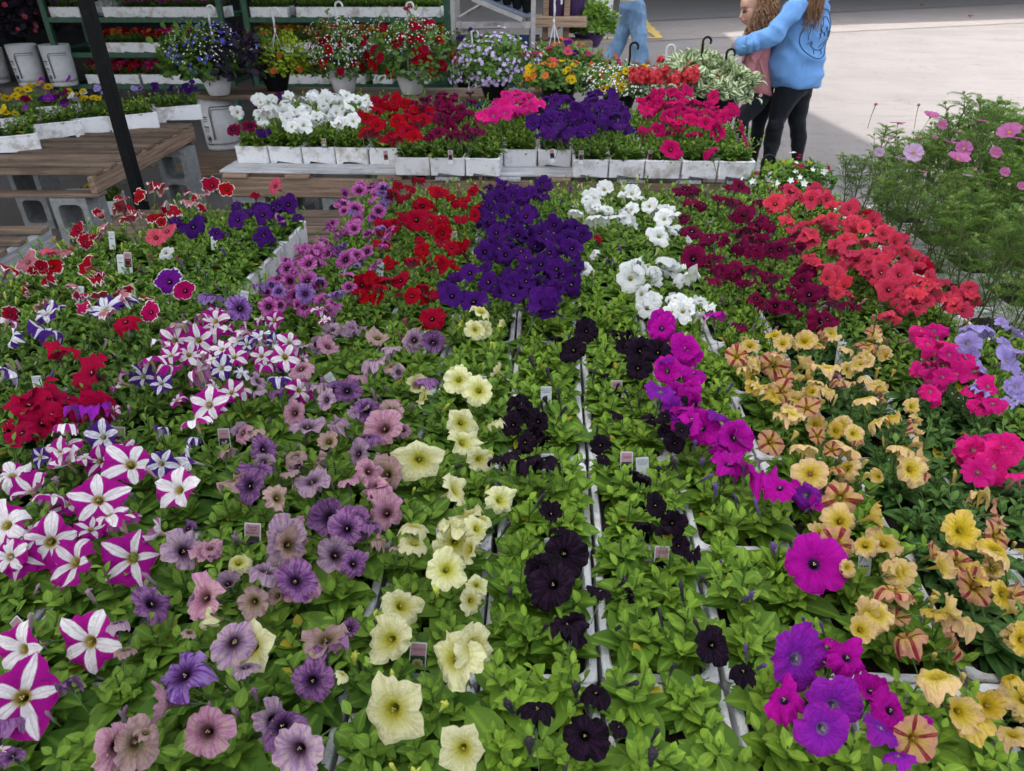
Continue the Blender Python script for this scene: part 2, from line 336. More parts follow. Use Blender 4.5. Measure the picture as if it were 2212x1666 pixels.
def strip(name, p, q, wd, z, mat, wob=0.0, n=60):
    d = (q - p); nn = Vector((-d.y, d.x, 0)).normalized(); vs = []; rr = random.Random(5)
    for i in range(n + 1):
        c = p + d * i / n + nn * rr.uniform(-wob, wob); ww = wd * rr.uniform(.6, 1.3) if wob else wd
        vs += [(c + nn * ww / 2), (c - nn * ww / 2)]
    me = bpy.data.meshes.new(name); me.from_pydata([(a.x, a.y, z) for a in vs], [], [(2 * i, 2 * i + 1, 2 * i + 3, 2 * i + 2) for i in range(n)]); me.materials.append(mat)
    return tag(link(bpy.data.objects.new(name, me)), kind='structure')
strip('pavement_joint', line_pt(b1, b2, -8), line_pt(b1, b2, 25), .045, .012, joint, .02, 90)
strip('gutter_line', line_pt(a1, a2, -10), line_pt(a1, a2, 60), .12, .016, joint, .01, 60)
yel = simple('yellow_road_paint', (.50, .36, .09), .8, .3, 14, dirt=(.3, .26, .2), dirt_amt=.9)
strip('yellow_marking', P(1290, 84, 0), P(1428, 84, 0), .30, .020, yel, .01, 8)
strip('yellow_marking', P(1384, 42, 0), P(1424, 84, 0), .26, .024, yel, .01, 12)
for (u0, v0, u1, v1) in ((1560, 4, 1610, 2), (1500, 2, 1540, 0)):
    strip('white_marking', P(u0, v0, 0), P(u1, v1, 0), .5, .02, band, .03, 8)
# unseen roof slab, added and outlined to cast the shade edge on the pavement
HR = 9.0; SH = HR / math.tan(R(EL))
poly = [(-26, -12), (3.42 - SH, -12), (3.42 - SH, 11)] + [(P(u, v, 0).x - SH, P(u, v, 0).y) for u, v in ((1596, 112), (1538, 72), (1662, 59), (2083, 45))] + [(60, 46), (60, 120), (-26, 120)]
bm = bmesh.new(); vs = [bm.verts.new((x, y, HR)) for x, y in poly]; f = bm.faces.new(vs)
ext = bmesh.ops.extrude_face_region(bm, geom=[f]); [setattr(q, 'co', q.co + Vector((0, 0, .35))) for q in ext['geom'] if isinstance(q, bmesh.types.BMVert)]
bmesh.ops.recalc_face_normals(bm, faces=bm.faces[:])
me = bpy.data.meshes.new('added_shade_roof'); bm.to_mesh(me); bm.free(); me.materials.append(simple('shade_roof_sheet', (.5, .5, .5), .6, .1))
roof = tag(link(bpy.data.objects.new('added_shade_roof', me)), 'unseen high flat roof added to shade the stalls and pavement', 'roof')
# stall tent over the dark shelves with its back wall
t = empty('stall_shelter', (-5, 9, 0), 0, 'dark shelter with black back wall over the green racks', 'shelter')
b = MB(); b.box((-.6, -.35, 2.75), (9.2, 8.0, .08)); b.obj('shelter_roof', simple('shelter_sheet', (.02, .022, .024), .7), t)  # unseen roof, front edge stretched forward to deepen shade on the left tables
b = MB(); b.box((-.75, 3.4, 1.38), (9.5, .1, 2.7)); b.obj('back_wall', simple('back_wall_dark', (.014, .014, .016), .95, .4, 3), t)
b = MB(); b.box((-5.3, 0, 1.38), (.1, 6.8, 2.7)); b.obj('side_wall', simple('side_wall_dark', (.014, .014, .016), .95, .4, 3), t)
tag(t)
b = MB(); b.box((0, 0, .2), (5.2, 4.6, .4), bev=.02); o = b.obj('platform', simple('platform_concrete', (.10, .09, .085), .9, .3, 12)); o.location = (-7.8, 10.75, 0); tag(o, kind='structure')

# ------------------------------------------------------------------ petunia blossoms
def blossom_mesh(name, style, seed, na=50):
    g = random.Random(seed); vs = []; uvs = []
    sr = [0, .12, .22, .30, .36, .42, .48, .56, .64, .72, .79, .86, .92, .96, 1.0]
    ph = [g.uniform(0, 6.28) for _ in range(8)]
    notch = {'open': .17, 'star': .30, 'ruffle': .20, 'fold': .14, 'trumpet': .18, 'side': .20, 'wilt': .26}[style]
    curl = {'open': .10, 'star': .10, 'ruffle': .12, 'fold': .62, 'trumpet': -.34, 'side': .30, 'wilt': .55}[style]
    ruf = {'open': .075, 'star': .05, 'ruffle': .17, 'fold': .13, 'trumpet': .12, 'side': .20, 'wilt': .26}[style]
    lob = [g.uniform(.84, 1.10) for _ in range(5)]; tear = g.randrange(5) if g.random() < .35 else -1; tw = g.uniform(.1, .3); lc = [g.uniform(-.6, 1.0) * curl * .9 + g.uniform(-.22, .34) * {'open': .9, 'star': .9, 'ruffle': 1.9, 'fold': 1.5, 'trumpet': 1.3, 'side': 2.6, 'wilt': 3.0}[style] for _ in range(5)]
    asym = g.uniform(0, 6.28)
    for i, s in enumerate(sr):
        for j in range(na + 1):
            a = 2 * math.pi * j / na; fr = (5 * j / na) % 1.0; k = int(5 * j / na) % 5; d = abs(fr - .5) * 2
            l0 = lob[k]; l1 = lob[(k + (1 if fr > .5 else -1)) % 5]; L = l0 + (l1 - l0) * .5 * max(0, d - .0) ** 2
            if style == 'star': R_ = L * (.98 - .19 * d ** 1.7 + .10 * max(0, 1 - d * 3.5) ** 1.5)
            else: R_ = L * (1 - notch * d ** 5 - .02 * math.sin(a * 11 + ph[0]) - .018 * math.sin(a * 19 + ph[1]))
            if k == tear: R_ *= 1 - tw * max(0, 1 - abs(fr - .35) * 7)
            cl = lc[k] + (lc[(k + (1 if fr > .5 else -1)) % 5] - lc[k]) * .5 * d ** 2 + curl
            if s < .30: q = s / .30; r = .045 + .085 * q ** 1.5; z = -1.05 + .80 * q
            elif s < .48: q = (s - .30) / .18; r = .13 + .17 * q; z = -.30 + .16 * math.sin(q * math.pi / 2)
            else:
                q = (s - .48) / .52; r = .30 + (R_ - .30) * q
                z = -.14 + .17 * math.sin(min(1, q * 1.15) * math.pi / 2) - cl * q ** 2 * .55
                z += ruf * q ** 2 * (math.sin(a * 5 + ph[2]) * .6 + math.sin(a * 9 + ph[3]) * .6 + math.sin(a * 15 + ph[4]) * .35 * q)
                z -= .10 * q * (1.2 - q) * max(0, 1 - d * 2.5); z += .05 * q * max(0, d - .7) * 3
                z += .05 * q * math.cos(a - asym)
                r *= 1 - .20 * q * min(1.6, abs(cl))
                if style == 'trumpet': r *= 1 - .12 * q
            vs.append((r * math.cos(a), r * math.sin(a), z)); uvs.append((j / na, s))
    n1 = na + 1
    fs = [(i * n1 + j, (i + 1) * n1 + j, (i + 1) * n1 + j + 1, i * n1 + j + 1) for i in range(len(sr) - 1) for j in range(na)]
    b = MB(); b.add(vs, fs, 0, uvs)
    # calyx, pedicel
    b.tube([(0, 0, -.92), (0, 0, -1.08), (0, .02, -1.20), (.03, .10, -1.75), (.02, .22, -2.3)], [.05, .085, .04, .028, .026], 6, 1)
    for k in range(5):
        a = k * 1.2566 + .3; c, s_ = math.cos(a), math.sin(a)
        b.tube([(.05 * c, .05 * s_, -1.08), (.11 * c, .11 * s_, -.95), (.17 * c, .17 * s_, -.78)], [.03, .035, .008], 4, 1)
    for k in range(3): b.ell((.035 * math.cos(k * 2.1), .035 * math.sin(k * 2.1), -.20 + .03 * k), (.026, .026, .03), 5, 4, 2)
    me = b.mesh(name, [PM['S'], calyx_m, anther_m]); return me
STY = {}
for st, ns in (('open', 8), ('star', 7), ('ruffle', 10), ('fold', 7), ('trumpet', 7), ('side', 8), ('wilt', 6)):
    STY[st] = [blossom_mesh('blossom_' + st, st, 100 * len(st) + k + ord(st[0])) for k in range(ns)]
LOW = {st: [blossom_mesh('far_blossom_' + st, st, 31 * len(st) + k, 25) for k in range(5)] for st in STY}
def bud_mesh(seed, kind):
    g = random.Random(seed); b = MB(); bend = g.uniform(-.3, .3)
    if kind == 'closed':
        b.tube([(0, 0, 0), (.0, 0, .3), (bend * .3, 0, .7), (bend * .6, 0, 1.1), (bend, 0, 1.35)], [.07, .075, .10, .14, .03], 7, 0)
    else:  # spent, shrivelled
        b.tube([(0, 0, 0), (.0, 0, .3), (bend * .5, .05, .7), (bend * 1.3, .1, 1.0), (bend * 1.8, .22, 1.2), (bend * 2.2, .3, 1.25)], [.07, .08, .14, (.24, .12), (.2, .09), .04], 8, 0)
        for k in range(4):
            a = g.uniform(0, 6.28); b.tube([(bend * 1.2, .1, 1.0), (bend * 1.6 + .2 * math.cos(a), .2 + .2 * math.sin(a), 1.2), (bend * 1.6 + .3 * math.cos(a), .2 + .3 * math.sin(a), 1.15)], [.08, (.09, .04), .02], 5, 0)
    b.tube([(.0, 0, .1), (0, 0, -.05), (0, .05, -.8)], [.10, .07, .035], 6, 1)
    for k in range(5):
        a = k * 1.2566; c, s_ = math.cos(a), math.sin(a)
        b.tube([(.06 * c, .06 * s_, 0), (.13 * c, .13 * s_, .2), (.16 * c, .16 * s_, .42)], [.03, .035, .01], 4, 1)
    return b.mesh('bud_' + kind, [PM['S'], calyx_m])
BUD = [bud_mesh(k, 'closed') for k in range(4)] + [bud_mesh(10 + k, 'spent') for k in range(4)]
def bud_col(name, c): return simple(name, c, .7, .4, 200)
BUDM = dict(W=bud_col('bud_cream', (.55, .56, .26)), C=bud_col('bud_lime_cream', (.42, .46, .06)), B=bud_col('bud_black', (.014, .008, .018)), R=bud_col('bud_red_brown', (.20, .05, .06)),
            P=bud_col('bud_purple', (.08, .04, .16)), L=bud_col('bud_mauve', (.17, .10, .15)), Y=bud_col('bud_yellow', (.42, .33, .08)), S=bud_col('bud_striped', (.28, .18, .22)), O=bud_col('bud_coral', (.34, .12, .13)))
def budm(c):
    return BUDM[{'S': 'S', 'V': 'S', 'K': 'P', 'M': 'P', 'm': 'P', 'L': 'L', 'D': 'L', 'J': 'L', 'j': 'L', 'C': 'C', 'B': 'B', 'R': 'R', 'P': 'P', 'W': 'W', 'U': 'L', 'O': 'O', 'Y': 'Y', 'y': 'Y', 'Z': 'Y', 'H': 'R', 'A': 'P', 'G': 'P', 'g': 'P', 'E': 'C', 'e': 'C', 'X': 'L', 'N': 'P', 'Q': 'R', 'h': 'L'}.get(c, 'R')]
# ------------------------------------------------------------------ foliage
LT = np.array([0, .18, .42, .68, .87, 1.0]); LW = np.array([.07, .34, .50, .44, .24, .0])
def leaf_batch(L, name, mat, extra=None, wr=1.0):
    """L: list of (pos, dir, up-ish normal, length, width, curl, tone)"""
    n = len(L); pos = np.array([l[0] for l in L], float); d = np.array([l[1] for l in L], float); nr = np.array([l[2] for l in L], float)
    d /= np.linalg.norm(d, axis=1)[:, None]; side = np.cross(d, nr); side /= np.linalg.norm(side, axis=1)[:, None] + 1e-9; nr = np.cross(side, d)
    ln = np.array([l[3] for l in L]); wd = np.array([l[4] for l in L]); cu = np.array([l[5] for l in L]); tn = np.array([l[6] for l in L])
    V = np.zeros((n, 6, 3, 3)); UV = np.zeros((n, 6, 3, 2))
    for i in range(6):
        t = LT[i]
        c = pos + d * (ln * (t - .12 * cu * t * t))[:, None] - nr * (ln * cu * t ** 2 * .55)[:, None]
        for j, e in enumerate((-1, 0, 1)):
            V[:, i, j] = c + side * (e * LW[i] * wd)[:, None] + nr * (abs(e) * LW[i] * wd * .38)[:, None]
            UV[:, i, j, 0] = tn; UV[:, i, j, 1] = abs(e) * (.2 + LW[i])
    base = (np.arange(n) * 18)[:, None, None]
    q = np.array([[i * 3 + j, i * 3 + j + 1, (i + 1) * 3 + j + 1, (i + 1) * 3 + j] for i in range(5) for j in range(2)])
    Fc = (base + q[None]).reshape(-1, 4); Vv = V.reshape(-1, 3); U = UV.reshape(-1, 2)[Fc.ravel()]
    nl = len(Fc)
    me = bpy.data.meshes.new(name)
    nv0 = len(Vv); ev, ef = (extra.v, extra.f) if extra else ([], [])
    if ev: Vv = np.vstack([Vv, np.array(ev)])
    me.vertices.add(len(Vv)); me.vertices.foreach_set('co', Vv.astype(np.float32).ravel())
    loops = Fc.ravel().tolist(); starts = list(range(0, nl * 4, 4)); tot = [4] * nl; mi = [0] * nl
    for f in ef: starts.append(len(loops)); tot.append(len(f)); loops += [x + nv0 for x in f]; mi.append(1)
    me.loops.add(len(loops)); me.loops.foreach_set('vertex_index', loops)
    me.polygons.add(len(starts)); me.polygons.foreach_set('loop_start', starts); me.polygons.foreach_set('loop_total', tot); me.polygons.foreach_set('material_index', mi)
    me.polygons.foreach_set('use_smooth', [True] * len(starts))
    ul = me.uv_layers.new(name='UVMap'); uu = np.zeros((len(loops), 2), np.float32); uu[:len(U)] = U; ul.data.foreach_set('uv', uu.ravel())
    me.materials.append(mat); me.materials.append(stem_m); me.update(); me.validate(); return me
def dirv(az, el): return np.array([math.cos(az) * math.cos(el), math.sin(az) * math.cos(el), math.sin(el)])
def shoot(L, st, g, p, d, ln, n, l0, l1, w=.55, droop=.3):
    """stem from p along d with n leaves, length l0 at base to l1 at tip"""
    pts = []; q = np.array(p, float); dd = np.array(d, float); k0 = g.uniform(0, 6.28)
    for i in range(n):
        t = i / max(1, n - 1); pp = q + dd * ln * t + np.array([0, 0, .25 * ln * t * t]); pts.append(pp)
        az = k0 + i * 2.4 + g.uniform(-.3, .3); el = R(g.uniform(0, 25) + 50 * t ** 1.5)
        le = (l0 + (l1 - l0) * t) * g.uniform(.8, 1.2); v = dirv(az, el)
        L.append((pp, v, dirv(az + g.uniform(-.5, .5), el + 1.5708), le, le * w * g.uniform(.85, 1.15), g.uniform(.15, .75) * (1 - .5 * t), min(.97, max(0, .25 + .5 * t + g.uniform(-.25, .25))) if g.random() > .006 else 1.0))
    if st is not None: st.tube([pts[0] - np.array([0, 0, .01]), pts[len(pts) // 2], pts[-1]], [.0022, .002, .0012], 4, 0, cap=False)
def foliage(name, kind, seed, mat):
    g = random.Random(seed); L = []; st = MB()
    cfg = dict(broad=(2, 3, .060, .090, 12, 5, 9, .054, .019), mid=(2, 3, .050, .105, 13, 6, 9, .042, .016), dense=(3, 4, .042, .10, 10, 4, 7, .038, .018))[kind]
    nx, ny, lmax, H, nm, ns, nsl, l0, l1 = cfg
    for ix in range(nx):
        for iy in range(ny):
            c = np.array([(ix + .5 - nx / 2) * .165 / nx + g.uniform(-.012, .012), (iy + .5 - ny / 2) * .265 / ny + g.uniform(-.012, .012), -.012])
            h = H * g.uniform(.65, 1.15)
            # ground rosette
            for k in range(7):
                az = k * 2.4 + g.uniform(-.4, .4); el = R(g.uniform(5, 35)); le = lmax * g.uniform(.7, 1.45)
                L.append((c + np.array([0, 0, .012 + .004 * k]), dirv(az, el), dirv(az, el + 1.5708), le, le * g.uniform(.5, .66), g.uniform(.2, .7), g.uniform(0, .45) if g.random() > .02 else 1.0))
            shoot(L, st, g, c, dirv(g.uniform(0, 6.28), R(g.uniform(72, 88))), h, nm, lmax * .85, l1)
            for k in range(ns):
                az = 6.28 * k / ns + g.uniform(-.5, .5)
                shoot(L, st, g, c + np.array([0, 0, h * g.uniform(.05, .3)]), dirv(az, R(g.uniform(30, 65))), h * g.uniform(.5, .85), nsl, l0, l1)
    out = []
    for l in L:
        tip = l[0] + l[1] * l[3]
        if abs(tip[0]) > .108 and g.random() < (.45 if kind == 'broad' else .10): continue
        if abs(tip[1]) > .158 and g.random() < .4: continue
        out.append(l)
    return leaf_batch(out, name, mat, st)
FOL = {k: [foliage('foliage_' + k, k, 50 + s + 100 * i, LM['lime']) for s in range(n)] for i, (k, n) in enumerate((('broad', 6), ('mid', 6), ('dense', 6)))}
# ------------------------------------------------------------------ foam trays
def rrect(w_, l_, r, n=4, extra=True):
    pts = []
    for cx, cy, a0 in ((w_ / 2 - r, l_ / 2 - r, 0), (-w_ / 2 + r, l_ / 2 - r, 90), (-w_ / 2 + r, -l_ / 2 + r, 180), (w_ / 2 - r, -l_ / 2 + r, 270)):
        for k in range(n + 1): a = R(a0 + 90 * k / n); pts.append((cx + r * math.cos(a), cy + r * math.sin(a)))
        nx_ = {0: (0, 1), 90: (-1, 0), 180: (0, -1), 270: (1, 0)}[a0]
        # two feet-notch points on each side
        m1_, m2_ = (.28, .26)
        if nx_[0] == 0:
            y = l_ / 2 * nx_[1]
            pts += [(nx_[1] * x, y) for x in (w_ * .30, w_ * .27, -w_ * .27, -w_ * .30)]
        else:
            x = w_ / 2 * nx_[0]
            pts += [(x, -nx_[0] * y) for y in (l_ * .34, l_ * .32, -l_ * .32, -l_ * .34)] if nx_[0] == 1 else [(x, y) for y in (l_ * .34, l_ * .32, -l_ * .32, -l_ * .34)]
    return pts
def tray_mesh(W=.192, Ln=.289, Hh=.095, seed=0):
    g = random.Random(seed); b = MB()
    loops = [(rrect(W * .97, Ln * .975, .012), -Hh), (rrect(W * .985, Ln * .99, .012), -.012), (rrect(W, Ln, .012), -.004), (rrect(W - .004, Ln - .004, .012), 0), (rrect(W - .026, Ln - .026, .022), 0),
             (rrect(W - .032, Ln - .032, .026), -.005), (rrect(W - .046, Ln - .046, .026), -.045)]
    n = len(loops[0][0]); vs = []
    for k, (lp, z) in enumerate(loops):
        for i, (x, y) in enumerate(lp):
            zz = z
            if k == 0 and (i % 9) in (6, 7): zz += .014
            j = .0008 if k < 5 else 0
            vs.append((x + g.uniform(-j, j), y + g.uniform(-j, j), zz + g.uniform(-j, j)))
    fs = [(k * n + i, k * n + (i + 1) % n, (k + 1) * n + (i + 1) % n, (k + 1) * n + i) for k in range(len(loops) - 1) for i in range(n)]
    fs.append(tuple(range(n))[::-1])
    b.add(vs, fs); return b.mesh('foam_box', foam, smooth=False)
TRAY = [tray_mesh(seed=k) for k in range(4)]
def soil_mesh():
    g = random.Random(3); b = MB(); nx, ny = 12, 18; vs = [((i / nx - .5) * .158, (j / ny - .5) * .255, -.022 + g.uniform(-.005, .005)) for j in range(ny + 1) for i in range(nx + 1)]
    b.add(vs, [(j * (nx + 1) + i, j * (nx + 1) + i + 1, (j + 1) * (nx + 1) + i + 1, (j + 1) * (nx + 1) + i) for j in range(ny) for i in range(nx)])
    return b.mesh('soil', soil_m)
SOIL = soil_mesh()
TRAYS = []
def make_tray(x, y, z, rz, fol=None, leaf=None, zone='main', fscale=1.0, ov=1.14):
    t = empty('flower_tray', (x, y, z), rz)
    inst('foam_box', rnd.choice(TRAY), t, rot=(0, 0, math.pi * rnd.randint(0, 1))); inst('soil', SOIL, t)
    if fol:
        s = fscale * rnd.uniform(.93, 1.08)
        inst('foliage', rnd.choice(FOL[fol]), t, LM[leaf], rot=(0, 0, math.pi * rnd.randint(0, 1)), scale=(ov, ov * .98, s * (1.0 if zone == 'main' else 1.15)))
    d = dict(o=t, x=x, y=y, z=z, rz=rz, zone=zone, cnt={}, nb=0); TRAYS.append(d); return d
# main bed grid
EX, EY = Vector((1, -.012, 0)), Vector((.052, .9986, 0)); G0 = Vector((.145, .733, 0)); RIM = .60
def cell(i, j): return G0 + EX * (.199 * (i + .5)) + EY * (.297 * (j + .5))
GRID = {}
for j in range(-1, 9):
    for i in range(-11, 7):
        c = cell(i, j); lim = .727 * (.857 * c.y + .515) + .22
        if abs(c.x) > lim: continue
        if i == -6 and j >= 5: continue
        if i < -6 and j >= 8: continue
        if i == -11 and j >= 5: continue
        if i == -10 and j >= 7: continue
        if i == 6 and j > 3: continue
        if j >= 5: fol, lf = ('dense' if (i + j) % 2 else 'mid'), 'mid'
        elif i <= -6: fol, lf = 'mid', 'dark'
        elif i <= -2: fol, lf = ('broad' if j <= 3 else 'mid'), 'mid'
        elif i <= 1: fol, lf = 'broad', 'lime'
        elif i == 2: fol, lf = ('broad' if j < 2 else 'mid'), 'lime'
        else: fol, lf = 'mid', ('blue' if i <= 5 and j <= 3 else 'mid')
        if i <= -6 and j >= 4: fol, lf = 'mid', 'mid'
        if 0 <= i <= 2 and j in (5, 6): fol, lf = 'broad', 'mid'
        if i >= 5 or (i >= 4 and j > 2): lf = 'mid'
        if i <= -4 and j <= 0: fol, lf = 'broad', 'mid'
        d = make_tray(c.x + rnd.uniform(-.002, .002), c.y + rnd.uniform(-.004, .004), RIM + rnd.uniform(-.003, .003), R(-2.6) + rnd.uniform(-.008, .008), fol, lf, ov=1.05 if -1 <= i <= 2 and j <= 4 else (1.11 if i > 2 or i == -2 else 1.15)); d['ij'] = (i, j); GRID[i, j] = d
BACK = {}
BO = Vector((-1.64, 4.05, 0)); BX = Vector((.9986, -.05, 0)); BYv = Vector((.05, .9986, 0)); BZ = .58 + .095
for r_ in range(4):
    for k in range(15):
        u_off = .0
        back = .225 if (k < 5 or k in (8, 9)) else 0.0
        c = BO + BX * (.1 + .1975 * k) + BYv * (.128 + .297 * r_ + back)
        lf = 'lime' if k in (0, 1, 2, 3, 4, 8) else 'mid'
        d = make_tray(c.x, c.y, BZ, R(-2.9) + rnd.uniform(-.015, .015), 'mid', lf, 'back'); d['o'].scale = (1.02, 1.02, 1); d['ij'] = (k, r_); BACK[k, r_] = d
# ------------------------------------------------------------------ placing blossoms
def nearest(p, zone=None):
    best, bd = None, 9
    for d in TRAYS:
        if zone and d['zone'] != zone: continue
        e = (d['x'] - p.x) ** 2 / .96 + (d['y'] - p.y) ** 2 / 2.0
        if e < bd: bd, best = e, d
    return best
STYLE_BY = dict(S='star', V='star', C='star', O='open', K='ruffle', E='ruffle', e='ruffle', X='open', W='ruffle', U='ruffle', B='open', M='open', m='ruffle', H='ruffle', h='ruffle', R='ruffle', P='ruffle')
def bloom(code, p, size, facing, d=None, far=False, roll=None):
    d = d or nearest(p)
    q = {'f': (0, -.62, .66), 'u': (0, -.10, 1), 'l': (-.72, -.25, .62), 'r': (.72, -.25, .62), 'b': (rnd.uniform(-.3, .3), .50, .80), 'd': (0, -.9, .35)}[facing]
    n = Vector(q) + Vector((rnd.uniform(-.38, .38), rnd.uniform(-.30, .25), 0)); n.normalize()
    if facing == 'b': st = rnd.choice(['fold', 'fold', 'wilt'])
    elif facing in 'lr': st = rnd.choice(['trumpet', 'ruffle', 'side', 'wilt'])
    elif facing == 'u': st = rnd.choice(['fold', 'ruffle', 'side', 'trumpet', 'wilt'])
    else:
        st = STYLE_BY.get(code, rnd.choice(['open', 'open', 'ruffle', 'trumpet']))
        if rnd.random() < .45: st = rnd.choice(['open', 'ruffle', 'trumpet', 'side']) if st != 'star' else rnd.choice(['star', 'star', 'ruffle'])
        if code == 'C' and rnd.random() < .5: st = 'ruffle'
        if code == 'O' and rnd.random() < .4: st = 'star'
    me = rnd.choice((LOW if far else STY)[st])
    r = size / 2 * 1.04
    if facing == 'b': r *= 1.05
    rot = n.to_track_quat('Z', 'Y') @ Quaternion((0, 0, 1), rnd.uniform(0, 6.28) if roll is None else roll)
    inv = Matrix.Rotation(-d['rz'], 4, 'Z') @ Matrix.Translation(-Vector((d['x'], d['y'], d['z'])))
    lp = inv @ Vector(p); rq = Quaternion((0, 0, 1), -d['rz']) @ rot
    o = inst('blossom', me, d['o'], PM[code], lp + Vector((0, 0, .010)), rq, (r * rnd.uniform(.90, 1.08), r * rnd.uniform(.84, 1.05), r * rnd.uniform(.9, 1.15)))
    d.setdefault('bl', []).append((lp.x, lp.y, r))
    d['cnt'][code] = d['cnt'].get(code, 0) + size; return o
